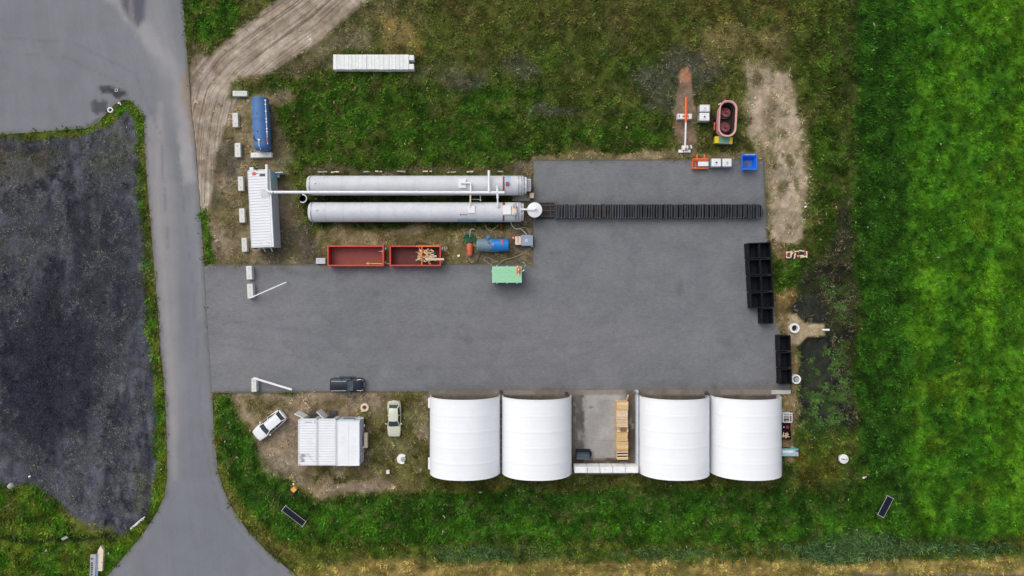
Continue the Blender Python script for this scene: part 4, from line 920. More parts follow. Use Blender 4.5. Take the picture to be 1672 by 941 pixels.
# ------------------------------------------------------------------ white container at left
zc = 2.9; tl, tr, bl_, br_ = at(404, 277.6, zc), at(441, 277, zc), at(410.3, 404.4, zc), at(447.3, 403.4, zc)
cxm = sum(q_[0] for q_ in (tl, tr, bl_, br_)) / 4; cym = sum(q_[1] for q_ in (tl, tr, bl_, br_)) / 4
W_ = math.hypot(tr[0]-tl[0], tr[1]-tl[1]); L_ = math.hypot(bl_[0]-tl[0], bl_[1]-tl[1]); rz_ = math.atan2(tl[1]-bl_[1], tl[0]-bl_[0]) - math.pi/2
CON = thing('site_container', 'long white container with ribbed roof left of the silver tanks', 'container', (cxm, cym), rz_)
p = MB(); p.box(0, 0, .05, W_ - .1, L_ - .1, zc - .15)
for k in range(34):
    y = -L_/2 + .3 + k * (L_ - .6) / 33
    for s_ in (-1, 1): p.box(s_ * (W_/2 - .045), y, .2, .07, .12, zc - .5)
p.build('wall', 'wall_grey', CON)
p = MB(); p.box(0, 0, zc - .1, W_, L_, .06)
ro_ = p.build('roof', 'roof_valley_shade', CON, bevel=.008); p = MB()
for k in range(27): p.box(-.1, -L_/2 + .35 + k * (L_ - .7) / 26, zc - .042, W_ - .3, .25, .05, taper=.97)
p.build('roof_ribs', 'roof_white', ro_)
p = MB(); p.box(W_/2 - .12, 0, zc - .035, .22, L_, .07); p.box(-W_/2 + .03, 0, zc - .035, .06, L_, .05); p.box(0, L_/2 - .05, zc - .035, W_, .1, .05); p.build('roof_edge', 'white_paint', CON)
def cl(x, y, z):  # to container-local
    X, Y = at(x, y, z); X -= cxm; Y -= cym; c, s_ = math.cos(-rz_), math.sin(-rz_); return X*c - Y*s_, X*s_ + Y*c
a_ = cl(432.8, 315.5, zc); p = MB(); p.box(a_[0], a_[1], zc - .03, 1.05, 1.05, .08); p.build('roof_hatch', 'steel', CON, bevel=.01)
a_ = cl(428.5, 286, zc); p = MB(); p.box(a_[0], a_[1], zc - .03, .72, .3, .06); p.build('roof_vent', 'dark_steel', CON)
a_ = cl(415.5, 284, zc); p = MB(); p.prism([(a_[0]-.28,a_[1]-.22),(a_[0]+.1,a_[1]-.22),(a_[0]+.34,a_[1]+.02),(a_[0]+.05,a_[1]+.24),(a_[0]-.28,a_[1]+.2)], zc + .015, zc + .03); p.build('red_mark', 'orange_rust', CON, label='faded red painted mark on the roof')
a_ = cl(419, 279, zc); p = MB(); p.tube([(a_[0], a_[1]+.25, zc-.1), (a_[0], a_[1]+.25, zc + .2)], .12, 10); p.build('exhaust', 'black_plastic', CON)
p = MB(); p.box(-W_/2 + .5, L_/2 + .2, zc - .3, .5, .35, .25); p.build('wall_lamp', 'white_paint', CON, bevel=.02)
for x in (W_/2 - .4, W_/2 - .25): 
    p = MB(); p.tube([(x, L_/2 - .1, zc), (x, L_/2 + .15, zc)], .05, 8); build_each(p, 'fitting', 'steel', CON)
p = MB(); p.box(W_/2 + .6, L_/2 - .2, .0, 1.0, .16, 1.3); p.box(W_/2 + .3, L_/2 - .5, .7, .3, .5, .08); p.build('step_rail', 'wall_grey', CON)
for x in (-.2, .75):
    p = MB(); p.bar((x + .1, -L_/2, zc - .5), (x - .2, -L_/2 - .45, .9), .1, .1); p.bar((x + .1, -L_/2 + .5, zc + .08), (x + .1, -L_/2, zc - .4), .08, .08); build_each(p, 'bracket', 'pipe_white', CON)
p = MB(); p.tube([(-W_/2 - .12, -L_/2 + .1, .6), (-W_/2 - .12, -L_/2 + .1, zc - .9)], .16, 10); p.build('drain_pipe', 'dark_steel', CON)
p = MB()
for k in range(16): p.box(-W_/2 - .03, -L_/2 + .3 + random.random() * (L_ - .5), zc - .25, .07, .12, .12)
build_each(p, 'wall_clip', 'dark_steel', CON)
p = MB(); p.box(W_/2 - .01, L_/2 - .95, .25, .05, 1.5, 2.1); p.build('door', 'lightblue_paint', CON)
# ------------------------------------------------------------------ blue tank (left)
zc2, r2 = 1.45, 1.10; A = at(421.8, 158, zc2 + .6); B = at(426.4, 245.5, zc2 + .6); ln = math.hypot(B[0]-A[0], B[1]-A[1])
o = thing('blue_tank', 'blue cylindrical tank lying between pale concrete blocks, white pipe along its side', 'tank', A, math.atan2(B[1]-A[1], B[0]-A[0]))
p = MB(); prof = [(0,0),(r2*.6,.04),(r2*.95,.12),(r2,.2)]; full = prof + [(r2, x) for x in np.linspace(.3, ln-.65, 20)] + [(r2, ln-.5),(r2*.93,ln-.28),(r2*.7,ln-.1),(r2*.35,ln-.02),(0,ln)]
p.lathe(full, 0, 0, 40, 'x'); p.v = [(a,b,c+zc2) for a,b,c in p.v]; p.build('shell', 'blue_tank', o, smooth=True)
for x in (.3, ln*.42, ln - .62):
    p = MB(); p.lathe([(r2,x-.02),(r2+.025,x-.02),(r2+.025,x+.02),(r2,x+.02)],0,0,40,'x'); p.v = [(a,b,c+zc2) for a,b,c in p.v]; p.build('weld_band', 'blue_tank', o, smooth=True)
for x in (1.2, ln - 1.6):
    p = MB(); p.box(x, 0, -.08, .3, 1.8, .95); p.build('saddle', 'dark_steel', o)
yy = .93; zz = zc2 + .72
p = MB(); p.tube([(.5, yy, zz), (ln*.5, yy + .0, zz), (ln - .7, yy, zz)], .045, 8); p.build('side_pipe', 'pipe_white', o)
for x in (.55, 1.1, 2.0, 3.0, 3.4, 4.3, 4.7): 
    p = MB(); p.box(x, yy, zz - .05, .14, .2, .12); p.build('pipe_bracket', 'white_paint', o)
p = MB(); p.box(ln - 1.3, yy, zz - .02, .55, .14, .14); p.build('gauge_box', 'lamp_red', o)
p = MB(); p.tube([(ln-1.9,-.75,zc2+.84),(ln-1.45,-.72,zc2+.9),(ln-1.25,-.5,zc2+1.03),(ln-1.2,-.1,zc2+1.18),(ln-1.45,.1,zc2+1.16)], .07, 8); p.build('hose', 'rubber', o, smooth=True)
p = MB(); p.tube([(ln-1.35,.0,zc2+1.2),(ln-.5,-.02,zc2+1.16),(ln-.1,.0,zc2+.75)], .06, 8); p.box(ln-1.25,0,zc2+1.05,.2,.3,.2); p.build('filler_pipe', 'pipe_white', o, smooth=True)
for x, y in ((2.3,-.15),(4.6,-.2)): 
    p = MB(); p.box(x, y, zc2 + r2 - .03, .2, .12, .08); p.build('lug', 'dark_steel', o)
for x in (1.2, 2.4, 3.8, 4.6):
    p = MB(); p.box(x, -1.12, zc2 - .05, .12, .14, .1); build_each(p, 'side_bolt', 'white_paint', o)
# ------------------------------------------------------------------ red containers
def open_box(t, lx_, ly_, h, th, mo, mi, zb=.12, rim=.1, name='side_wall'):
    for nm, (a, b, c, d) in (('side_wall', (-lx_/2, lx_/2, -ly_/2, -ly_/2+th)), ('side_wall', (-lx_/2, lx_/2, ly_/2-th, ly_/2)), ('end_wall', (-lx_/2, -lx_/2+th, -ly_/2+th, ly_/2-th)), ('end_wall', (lx_/2-th, lx_/2, -ly_/2+th, ly_/2-th))):
        p = MB(); p.bx(a, b, c, d, zb, h)
        if nm == 'side_wall':
            n = int(lx_ / .7)
            for k in range(n): p.box(-lx_/2 + .35 + k*(lx_-.7)/max(1,n-1), c if c < 0 else d, zb + .05, .12, .07, h - zb - .1)
        p.build(nm, mo, t)
    p = MB(); p.bx(-lx_/2+th, lx_/2-th, -ly_/2+th, ly_/2-th, zb, zb+.06); p.build('floor', mi, t)
    p = MB(); r_ = rim
    p.bx(-lx_/2-.03, lx_/2+.03, -ly_/2-.03, -ly_/2-.03+r_, h, h+.08); p.bx(-lx_/2-.03, lx_/2+.03, ly_/2+.03-r_, ly_/2+.03, h, h+.08); p.bx(-lx_/2-.03, -lx_/2-.03+r_, -ly_/2-.03+r_, ly_/2+.03-r_, h, h+.08); p.bx(lx_/2+.03-r_, lx_/2+.03, -ly_/2-.03+r_, ly_/2+.03-r_, h, h+.08)
    p.build('rim', mo, t, bevel=.01)
hz = 1.35
def red_box(x0, x1, label, mi):
    c1 = at(x0, 401.6, hz); c2 = at(x1, 434.4, hz); o = thing('skip_container', label, 'skip', ((c1[0]+c2[0])/2, (c1[1]+c2[1])/2)); lx_, ly_ = c2[0]-c1[0], c1[1]-c2[1]
    open_box(o, lx_, ly_, hz, .10, 'red_paint', mi, rim=.17)
    for x in (-lx_*.32, lx_*.32):
        p = MB(); p.box(x, 0, -.04, .25, ly_ - .3, .16); p.build('skid', 'dark_steel', o)
    p = MB(); p.box(lx_/2 + .16, ly_/2 - .35, .5, .26, .3, .5); p.box(lx_/2 + .12, -ly_/2 + .5, .6, .2, .2, .4); p.build('hook', 'steel', o, bevel=.02)
    return o, lx_, ly_
RA, la, wa = red_box(535, 626.5, 'left red open skip container, empty except for a yellow bar', 'red_floor')
RB, lb_, wb = red_box(636.5, 719.5, 'right red open skip container half filled with timber scraps', 'rust_floor')
p = MB(); p.tube([(la/2-.7, wa/2-.72, 1.2), (la/2+.1, wa/2-.72, 1.25)], .035, 6); p.box(la/2-.25, wa/2-.72, 1.15, .08, .3, .1); p.build('door_latch', 'steel', RA)
o = MB(); o.bar((-1.1, 0, 0), (1.1, -.06, .02), .09, .08); o.box(-.85, 0, -.03, .08, .42, .07); o = o.build('yellow_bar', 'yellow_paint'); X, Y = RA.location[0] + la/2 - 1.45, RA.location[1] - .95; o.location = (X, Y, .24); tag(o, 'yellow steel bar lying inside the left red skip', 'bar')
o = MB(); o.bar((-.4, 0, 0), (.4, 0, 0), .09, .08); o = o.build('tow_bar', 'yellow_paint'); X, Y = at(631.5, 430.5, .9); o.location = (X, Y, .55); tag(o, 'short yellow coupling bar between the two red skips', 'bar')
p = MB(); p.bx(lb_/2-2.55, lb_/2-2.4, -wb/2+.1, wb/2-.1, hz-.06, hz+.1); p.build('cross_bar', 'orange_paint', RB, bevel=.01)
p = MB(); p.bx(lb_/2-3.2, lb_/2-.12, wb/2-.15, wb/2+.04, hz+.085, hz+.12); p.build('top_rail', 'orange_paint', RB)
for k in range(64):
    l = random.uniform(.35, 1.35); th = random.uniform(-.8, .8) if random.random() < .75 else random.uniform(0, 3.14)
    x = RB.location[0] + lb_/2 - random.uniform(.8, 2.9); y = RB.location[1] + random.uniform(-wb/2 + .65, wb/2 - .6); z = .45 + .012 * k
    o = MB(); o.box(0, 0, 0, l, random.uniform(.08, .17), .05); o = o.build('timber_board', random.choice(['wood_pale', 'wood_light', 'wood_pale', 'wood_dark'])); o.location = (x, y, z); o.rotation_euler = (random.uniform(-.1, .1), random.uniform(-.12, .12), -th)
    tag(o, 'loose pale timber board in the heap inside the right red skip', 'board', 'timber scraps in the right red skip')
for k, y in enumerate((-.42, -.25)):
    o = MB(); o.box(0, 0, 0, 2.4, .12, .05); o = o.build('timber_board', 'wood_pale'); o.location = (RB.location[0] + lb_/2 - .75, RB.location[1] + y - .1, hz + .1); o.rotation_euler = (0, .0, -.04 * k); tag(o, 'long pale board sticking out over the end of the right red skip', 'board', 'boards sticking out of the right red skip')
o = MB(); X, Y = at(728.3, 405.4); o.torus(X, Y, .08, .17, .07, 18, 8); tag(o.build('small_ring', 'grey_concrete', smooth=True), 'small grey ring lying right of the red skips', 'ring')
o = MB(); X, Y = at(749, 418); o.box(X, Y, -.05, .35, .28, .2, .5); tag(o.build('white_stone', 'block_white', bevel=.05), 'small white stone lying on the soil below the orange bottle tank', 'stone')
# ------------------------------------------------------------------ blue boiler, hoses, generator
z3, r3 = 1.05, .84; A = at(778, 400, z3 + .4); B = at(831, 400, z3 + .4); ln = B[0] - A[0]
o = thing('pressure_vessel', 'blue horizontal pressure vessel with a rusty left half below the silver tanks', 'tank', A)
for nm, x0, x1, mt in (('shell', 0, ln*.46, 'blue_faded'), ('shell', ln*.46, ln, 'blue_bright')):
    p = MB(); pr = [(r3, x0), (r3, x1)]
    if x0 == 0: pr = [(0,-.05),(r3*.7,0),(r3*.96,.1),(r3,.2),(r3,x1)]
    else: pr = [(r3,x0),(r3,ln-.2),(r3*.96,ln-.08),(r3*.7,ln+.02),(0,ln+.06)]
    p.lathe(pr, 0, 0, 36, 'x'); p.v = [(a,b,c+z3) for a,b,c in p.v]; p.build(nm, mt, o, smooth=True, label='rust stained faded half' if x0 == 0 else 'bright blue half')
p = MB(); p.box(1.55, r3 + .1, z3 + .1, .42, .45, .5); p.tube([(1.55, r3-.15, z3+.55), (1.55, r3+.15, z3+.62)], .18, 12); p.build('nozzle', 'blue_bright', o, bevel=.02)
p = MB(); p.tube([(1.62, .3, z3+.7), (1.62, .3, z3+.95)], .16, 12); build_each(p, 'valve', 'blue_bright', o); p = MB(); p.tube([(1.62, .3, z3+.95), (1.62, .3, z3+1.0)], .07, 12); p.build('cap', 'red_oxide', o)
p = MB(); p.box(2.25, .0, z3+.8, .3, .3, .14); p.tube([(2.25,0,z3+.9),(2.3,.1,z3+1.1)], .05, 8); p.build('gauge', 'grey_blue', o, bevel=.02)
p = MB(); p.box(3.35, .25, z3+.76, .3, .75, .07); p.build('name_plate', 'orange_rust', o)
p = MB(); p.bar((1.0, -r3+.02, z3+.1), (3.0, -r3+.02, z3+.1), .06, .06); p.build('side_rail', 'lightblue_paint', o)
for x in (.9, 3.6):
    p = MB(); p.box(x, 0, -.05, .18, 1.5, .55); p.box(x, -.86, -.05, .08, .1, .5); p.build('leg', 'dark_steel', o)
A = at(766.8, 407.8, .9); o = thing('gas_bottle', 'rusty orange bottle shaped tank lying beside the blue pressure vessel', 'tank', A)
p = MB(); p.lathe([(0,-.86),(.25,-.84),(.36,-.7),(.39,-.5),(.36,-.32),(.40,-.2),(.44,0),(.44,.6),(.38,.8),(.15,.9),(0,.92)], 0, 0, 26, 'y'); p.v = [(a,b,c+.5) for a,b,c in p.v]; p.build('shell', 'orange_rust', o, smooth=True)
p = MB(); p.box(0,.3,-.05,.7,.12,.25); p.box(0,-.4,-.05,.7,.12,.25); p.build('foot', 'dark_steel', o)
A = at(765.5, 388.4, .3); o = thing('hose_coil', 'tangled green hose coil above the orange bottle tank', 'hose', A); p = MB(); pts = []
for k in range(420):
    a = k * .29; rr = .40 + .22 * math.sin(k * .117) + .1 * math.sin(k * .41); pts.append((rr * 1.3 * math.cos(a), rr * .95 * math.sin(a), .06 + .22 * abs(math.sin(k * .05)) + .05 * math.sin(k * .8)))
p.tube(pts, .032, 6); p.build('coil', 'green_hose', o, smooth=True)
p = MB(); p.tube([(.1,.1,.2),(.15,.55,.3),(.2,1.0,.4),(.35,1.15,.4),(.75,1.12,.3)], .05, 8); p.build('nozzle', 'pipe_white', o, smooth=True)
def hose(pts, r, mat, label, z=.06):
    q = [(*at(x, y), z) for x, y in pts]; V = [Vector(a) for a in q]; out = []
    for i in range(len(V) - 1):
        p0, p1, p2, p3 = V[max(i-1,0)], V[i], V[i+1], V[min(i+2, len(V)-1)]
        for k in range(6):
            t = k / 6; out.append(.5 * ((2*p1) + (p2-p0)*t + (2*p0-5*p1+4*p2-p3)*t*t + (3*p1-p0-3*p2+p3)*t**3))
    out.append(V[-1]); p = MB(); p.tube([tuple(v) for v in out], r, 8); return tag(p.build('hose', mat, smooth=True), label, 'hose')
hose([(868,404),(862,409),(850,416),(838,421),(826,424),(816,430),(810,434)], .05, 'hose_tan', 'tan hose curving from the generator to the mint green container')
hose([(802,434),(796,428),(790,424),(793,421),(799,421),(804,425),(809,428),(814,427)], .045, 'hose_tan', 'looped tan hose left of the mint green container')
hose([(763,421),(765,428),(771,431),(778,428),(782,420),(784,413)], .045, 'hose_dark', 'dark hose looping under the orange bottle tank')
hose([(834,362),(836,368),(842,374),(850,374),(856,379),(860,384)], .05, 'pipe_white', 'white hose bending down to the grey generator')
hose([(793,366),(794,372),(800,377),(806,374),(814,368)], .05, 'hose_tan', 'pale hose bent in a V below the lower silver tank')
hose([(844,374),(852,372),(859,372),(863,377),(865,384)], .045, 'hose_tan', 'tan hose arching behind the grey generator')
hose([(766,364),(768,372),(772,377),(776,378)], .05, 'hose_dark', 'dark pipe hanging from the lower tank above the green coil')
hose([(856,436),(858,432),(853,428)], .07, 'hose_tan', 'short bent tan hose at the corner of the mint green container')
hose([(818,366),(818.5,388)], .035, 'orange_rust', 'thin rusty rod lying below the lower silver tank')
hose([(676,399),(690,397),(700,399)], .05, 'hose_dark', 'dark pipe lying behind the right red skip')
A = at(859.5, 392.6, 1.3); o = thing('generator', 'grey generator set with cream end box and pale mark on its lid', 'generator', A)
p = MB(); p.box(.02, 0, .15, 1.42, 1.45, 1.1); p.build('housing', 'grey_blue', o, bevel=.06); p = MB(); p.box(-1.1, -.02, .15, .78, 1.12, .95); p.build('end_box', 'beige_paint', o, bevel=.04)
p = MB(); p.box(.02, 0, -.04, 1.9, 1.3, .18); p.build('skid', 'dark_steel', o)
p = MB()
for (x, y, w_, h_, a_) in ((-.05,.1,.34,.06,.5),(.08,.0,.3,.06,-.7),(-.12,-.06,.24,.06,1.2),(.0,-.16,.3,.05,.1),(.1,.17,.16,.05,0)): p.box(x, y, 1.252, w_, h_, .012, a_)
p.build('lid_mark', 'white_paint', o)
p = MB(); p.box(.76, -.0, .4, .1, 1.3, .75); p.box(.8,-.72,.1,.2,.14,.2); p.build('end_panel', 'white_paint', o)
p = MB(); p.box(-1.1, .1, 1.11, .1, .8, .02); p.build('lid_seam', 'orange_rust', o)
A = at(838, 388.5, .8); o = thing('valve_wheel', 'red valve on a short stand left of the grey generator', 'valve', A); p = MB(); p.tube([(0,0,0),(0,0,.7)], .07, 8); p.build('stand', 'dark_steel', o); p = MB(); p.torus(0,0,.75,.18,.05,16,6); p.build('wheel', 'red_paint', o, smooth=True); p = MB(); p.tube([(0,0,.7),(0,0,.84)], .09, 10); p.build('cap', 'white_paint', o)
# mint container
hz = 1.9; c1 = at(803.5, 435.3, hz); c2 = at(852, 461.8, hz); o = thing('mint_container', 'mint green container with ribbed lid standing at the yard edge', 'container', ((c1[0]+c2[0])/2, (c1[1]+c2[1])/2)); lx_, ly_ = c2[0]-c1[0], c1[1]-c2[1]
p = MB(); p.box(0, 0, .15, lx_-.12, ly_-.12, hz-.2); 
for k in range(11):
    for s_ in (-1, 1): p.box(-lx_/2+.3+k*(lx_-.6)/10, s_*(ly_/2-.05), .25, .14, .06, hz-.5)
p.build('body', 'mint_dark', o); p = MB(); p.box(0,0,hz-.06,lx_,ly_,.06)
for k in range(8): p.box(-.1, -ly_/2+.28+k*(ly_-.56)/7, hz, lx_-.5, .1, .025, taper=.97)
p.build('lid', 'mint_paint', o, bevel=.01)
for s_ in (-1, 1):
    for x in (-lx_*.34, 0, lx_*.34):
        if s_ == 1 and x > 0: continue
        p = MB(); p.box(x, s_*(ly_/2+.06), hz-.2, .14, .16, .16); p.build('lid_clamp', 'mint_paint', o, bevel=.01)
p = MB(); p.tube([(lx_/2-.05,.45,hz-.3),(lx_/2+.2,.5,hz-.2),(lx_/2+.32,.62,hz-.2)], .08, 8); p.build('outlet_pipe', 'pipe_white', o, smooth=True); p = MB(); p.box(-lx_/2-.05,.45,.5,.12,.3,.6); p.build('handle', 'mint_paint', o)
for x in (-lx_*.4, lx_*.4):
    p = MB(); p.box(x, 0, -.02, .2, ly_-.3, .17); p.build('skid', 'dark_steel', o)
o2 = thing('pump', 'orange pump with pale pipe fittings standing on the mint green container', 'pump', (o.location[0] + lx_/2 - .42, o.location[1] + .55), 0, z=hz)
p = MB(); p.tube([(0,.2,.05),(0,.2,.3)], .24, 14); p.tube([(.02,.0,.2),(.05,-.28,.2)], .17, 12); p.build('housing', 'orange_paint', o2, bevel=.04); p = MB(); p.tube([(-.18,.62,.08),(-.08,.3,.12),(0,.1,.35),(.02,-.3,.2),(.0,-.65,.1)], .07, 8); p.tube([(-.2,-.5,.08),(.25,-.72,.1)], .06, 8); p.tube([(.15,.3,.1),(.2,-.6,.1)], .04, 8); build_each(p, 'fitting', 'wood_pale', o2, smooth=True)
p = MB(); p.box(0, -.05, .025, .5, 1.0, .03); p.build('base_plate', 'orange_rust', o2)
# ------------------------------------------------------------------ mast, boxes, mixer, orange forks, blue skip
o = thing('lying_mast', 'long orange and white pole lying with its foot towards the yard', 'pole', at(1119, 244))
def ml(x, y, z): X, Y = at(x, y, z); return (X - o.location[0], Y - o.location[1], z)
p = MB(); p.tube([ml(1120.4,159,.95), ml(1119.9,200,.9)], .17, 12); p.build('orange_section', 'orange_paint', o, smooth=True); p = MB(); p.tube([ml(1119.9,200,.9), ml(1118.6,243,.6)], .12, 12); p.build('white_section', 'pipe_white', o, smooth=True)
p = MB(); a_ = ml(1118.8,241.5,.5); p.box(a_[0],a_[1],-.05,.8,.62,.65); a_ = ml(1112,247,.3); p.box(a_[0],a_[1],-.05,.6,.4,.35); a_ = ml(1122,247,.3); p.box(a_[0],a_[1],-.05,.9,.35,.4); a_ = ml(1128.5,240,.5); p.box(a_[0],a_[1],-.05,.14,.5,.7,.3); p.build('foot', 'white_paint', o, bevel=.04)
p = MB(); a_ = ml(1120.6,243.2,.7); p.tube([(a_[0],a_[1],.6),(a_[0],a_[1],.72)], .17, 14); p.build('joint', 'orange_rust', o)
o = thing('counterweight_block', 'white block carrying the orange and white pole across its middle', 'concrete block', at(1118.2, 190, .7))
p = MB(); p.box(0,0,-.08,1.9,.68,.78); p.build('block', 'block_white', o, bevel=.03); p = MB(); p.box(.1,0,.70,.85,.22,.06); p.build('cradle', 'orange_paint', o); p = MB(); p.box(-.72,.0,.70,.12,.34,.015); p.build('plate', 'dark_steel', o)
def tote(x0,y0,x1,y1,label,mat='white_paint'):
    hz = 1.15; c1, c2 = at(x0,y0,hz), at(x1,y1,hz); t = thing('tote_tank', label, 'tank', ((c1[0]+c2[0])/2,(c1[1]+c2[1])/2), 0, 'square tote tanks'); a, b = c2[0]-c1[0], c1[1]-c2[1]
    p = MB(); p.box(0,0,.15,a-.08,b-.08,hz-.15); p.build('bottle', 'white_paint', t, bevel=.08)
    p = MB()
    for z in (.15,.4,.65,.9,1.08):
        for s_ in (-1,1): p.bar((-a/2,s_*b/2,z),(a/2,s_*b/2,z),.03,.03); p.bar((s_*a/2,-b/2,z),(s_*a/2,b/2,z),.03,.03)
    for k in range(6):
        for s_ in (-1,1): p.bar((-a/2+k*a/5,s_*b/2,.1),(-a/2+k*a/5,s_*b/2,1.1),.03,.03); p.bar((s_*a/2,-b/2+k*b/5,.1),(s_*a/2,-b/2+k*b/5,1.1),.03,.03)
    p.build('cage', 'steel', t); p = MB(); p.box(0,0,-.04,a,b,.16); p.build('pallet', 'steel' , t)
    p = MB(); p.tube([(0,0,hz-.01),(0,0,hz+.05)], .12, 14); p.build('cap', mat, t); p = MB(); p.box(-.12,-.3,hz,.42,.05,.012); p.box(.1,-.2,hz,.2,.05,.012,.6); p.build('label_strip', 'steel', t)
    return t
tote(1142.5,170.8,1159.6,183,'white tote tank left of the pink mixer, upper of the pair','wall_grey'); tote(1142,184,1159,197.6,'white tote tank left of the pink mixer, lower of the pair','dark_steel')
tote(1161.5,258.8,1178,272.5,'white tote tank on the yard beside the orange fork machine','dark_steel'); tote(1179.5,258.8,1195.3,272.5,'white tote tank on the yard, the one nearer the blue skip','steel')
# mixer wagon
A = at(1185.5, 196, 1.6); o = thing('feed_mixer', 'pink oval mixer wagon with two augers inside', 'mixer', A, R(-3)); hz = 2.3
def stadium(a, b, n=48, sx_=0):
    pts = []
    for k in range(n):
        th = 2*math.pi*k/n; c, s_ = math.cos(th), math.sin(th); y = (b - a) * (1 if s_ > 0 else -1) * min(1, abs(s_) * 6) + a * s_; pts.append((a * math.copysign(abs(c) ** .85, c), y))
    return pts
p = MB(); O = stadium(1.16, 2.34); I = stadium(.98, 2.14); Ob = stadium(1.0, 2.05); Ib = stadium(.92, 2.0)
p.loft([[(x,y,.6) for x,y in Ob], [(x,y,hz) for x,y in O], [(x,y,hz) for x,y in I], [(x,y,.65) for x,y in Ib]], caps=False); p.build('tub', 'pink_paint', o, smooth=True)
p = MB(); p.prism(stadium(.96, 2.03), .6, .68); p.build('floor', 'dark_earth', o)
p = MB(); a_, b_ = stadium(.97, 2.12), stadium(.90, 1.98); p.loft([[(x,y,hz-.12) for x,y in a_],[(x,y,.66) for x,y in b_]], caps=False); p.build('inner_wall', 'dark_earth', o, smooth=True)
p = MB(); R_ = stadium(1.18, 2.37); Ri = stadium(1.06, 2.24); p.loft([[(x,y,hz+.005) for x,y in R_],[(x,y,hz+.09) for x,y in R_],[(x,y,hz+.09) for x,y in Ri],[(x,y,hz+.005) for x,y in Ri]], caps=False); p.build('rim', 'pink_paint', o, smooth=True)
for yy in (1.0, -.95):
    p = MB(); n = 26; vs = []; turns = 2.2
    for k in range(int(n*turns)+1):
        a = 2*math.pi*k/n; f = k/(n*turns); rr = .9 - .42*f; z = .72 + 1.0*f; vs += [(.1*math.cos(a), yy+.1*math.sin(a), z), (rr*math.cos(a), yy+rr*math.sin(a), z-.03)]
    m_ = len(vs)//2; vs2 = [(x,y,z-.03) for x,y,z in vs]; p.add(vs+vs2, [(2*k,2*k+1,2*k+3,2*k+2) for k in range(m_-1)] + [(2*m_+2*k,2*m_+2*k+1,2*m_+2*k+3,2*m_+2*k+2) for k in range(m_-1)] + [(2*k+1,2*m_+2*k+1,2*m_+2*k+3,2*k+3) for k in range(m_-1)])
    g_ = p.build('auger', 'pink_dark', o, smooth=True); p = MB(); p.tube([(0,yy,.6),(0,yy,1.85)], [.24,.13], 14); p.build('shaft', 'pink_dark', g_); p = MB(); p.box(.3,yy+.05,1.3,.5,.14,.05,-.5); p.build('knife', 'pink_paint', g_)
p = MB(); p.box(-.42,.0,.9,.05,2.6,1.1); p.build('inner_ladder', 'pink_dark', o) if False else None
p = MB(); p.prism([(-.35,2.2),(.35,2.2),(.1,3.0),(-.1,3.0)], .5, .66); p.build('drawbar', 'red_paint', o, bevel=.02)
p = MB(); p.box(0,-2.55,.45,2.3,.9,.7); p.build('conveyor_frame', 'yellow_paint', o, bevel=.03); p = MB(); p.box(0,-2.55,1.152,1.4,.78,.03); p.build('conveyor_belt', 'teal_paint', o); p = MB(); p.box(.1,-3.05,.4,1.7,.12,.5); p.build('guard', 'dark_steel', o)
for s_ in (-1,1):
    for yy in (.55,-.6):
        w_ = MB(); w_.tube([(s_*1.0-.0,yy,.42),(s_*1.0+s_*.28,yy,.42)], .42, 20); w_.build('wheel', 'rubber', o, bevel=.04)
p = MB(); p.bar((-1.35,-.3,1.1),(-1.35,-1.3,1.1),.1,.3); p.build('side_plate', 'orange_rust', o); p = MB(); p.bar((-1.0,1.95,2.3),(-1.3,1.75,2.3),.1,.06); p.build('lever', 'white_paint', o)
# orange fork machine
A = at(1144.5, 267, .9); o = thing('fork_frame', 'orange steel fork frame with white panel on the yard corner', 'machine', A)
p = MB(); p.box(0,.62,.6,2.1,.16,.16); p.box(0,-.6,.3,2.0,.14,.5); p.box(-.98,0,.2,.14,1.3,.16); p.box(-.55,-.05,.4,.12,1.2,.14)
for y in (-.5,-.2,.1,.4): p.box(-.78,y,.5,.5,.1,.1)
p.build('frame', 'orange_paint', o, bevel=.01); p = MB(); p.box(.35,-.05,.78,1.35,.62,.06); p.box(.35,-.05,.3,1.3,.6,.4); p.build('panel', 'white_paint', o, bevel=.02)
for x in (-.45,.55):
    p = MB(); p.box(x,.95,.55,.16,.55,.12); p.build('fork', 'orange_paint', o, bevel=.01)
p = MB(); p.box(.15,.42,.5,1.6,.14,.35); p.build('cross_beam', 'orange_rust', o)
for x in (-.9,.9):
    for y in (-.55,.6):
        p = MB(); p.box(x,y,.0,.14,.14,.62); p.build('leg', 'dark_steel', o)
# blue skip
A = at(1222.6, 265.3, 1.1); o = thing('blue_skip', 'bright blue tipping skip at the upper right corner of the yard', 'skip', A); 
def ring4(x0,x1,y0,y1,z): return [(x0,y0,z),(x1,y0,z),(x1,y1,z),(x0,y1,z)]
p = MB(); p.loft([ring4(-.75,.75,-.55,.5,.3), ring4(-1.02,1.05,-.92,.92,1.3), ring4(-.88,.92,-.80,.80,1.3), ring4(-.65,.65,-.45,.42,.36)], caps=False); p.add(ring4(-.75,.75,-.55,.5,.3),[(0,1,2,3)]); p.build('tub', 'blue_skip', o, bevel=.015)
p = MB(); p.add(ring4(-.66,.66,-.46,.43,.37),[(0,1,2,3)]); p.build('bottom', 'blue_tank', o)
p = MB(); p.box(0,1.0,1.28,1.9,.16,.06); p.box(0,-.98,1.28,2.2,.1,.08); p.box(-.95,-1.0,1.2,.35,.2,.1,.6); p.build('rim', 'blue_skip', o, bevel=.01); p = MB(); p.box(.08,.98,1.345,1.4,.1,.02); p.build('rail', 'lightblue_paint', o)
p = MB(); p.box(0,0,.03,1.3,1.2,.14); p.box(-.5,0,.15,.12,1.0,.2); p.box(.5,0,.15,.12,1.0,.2); p.build('base', 'dark_steel', o)
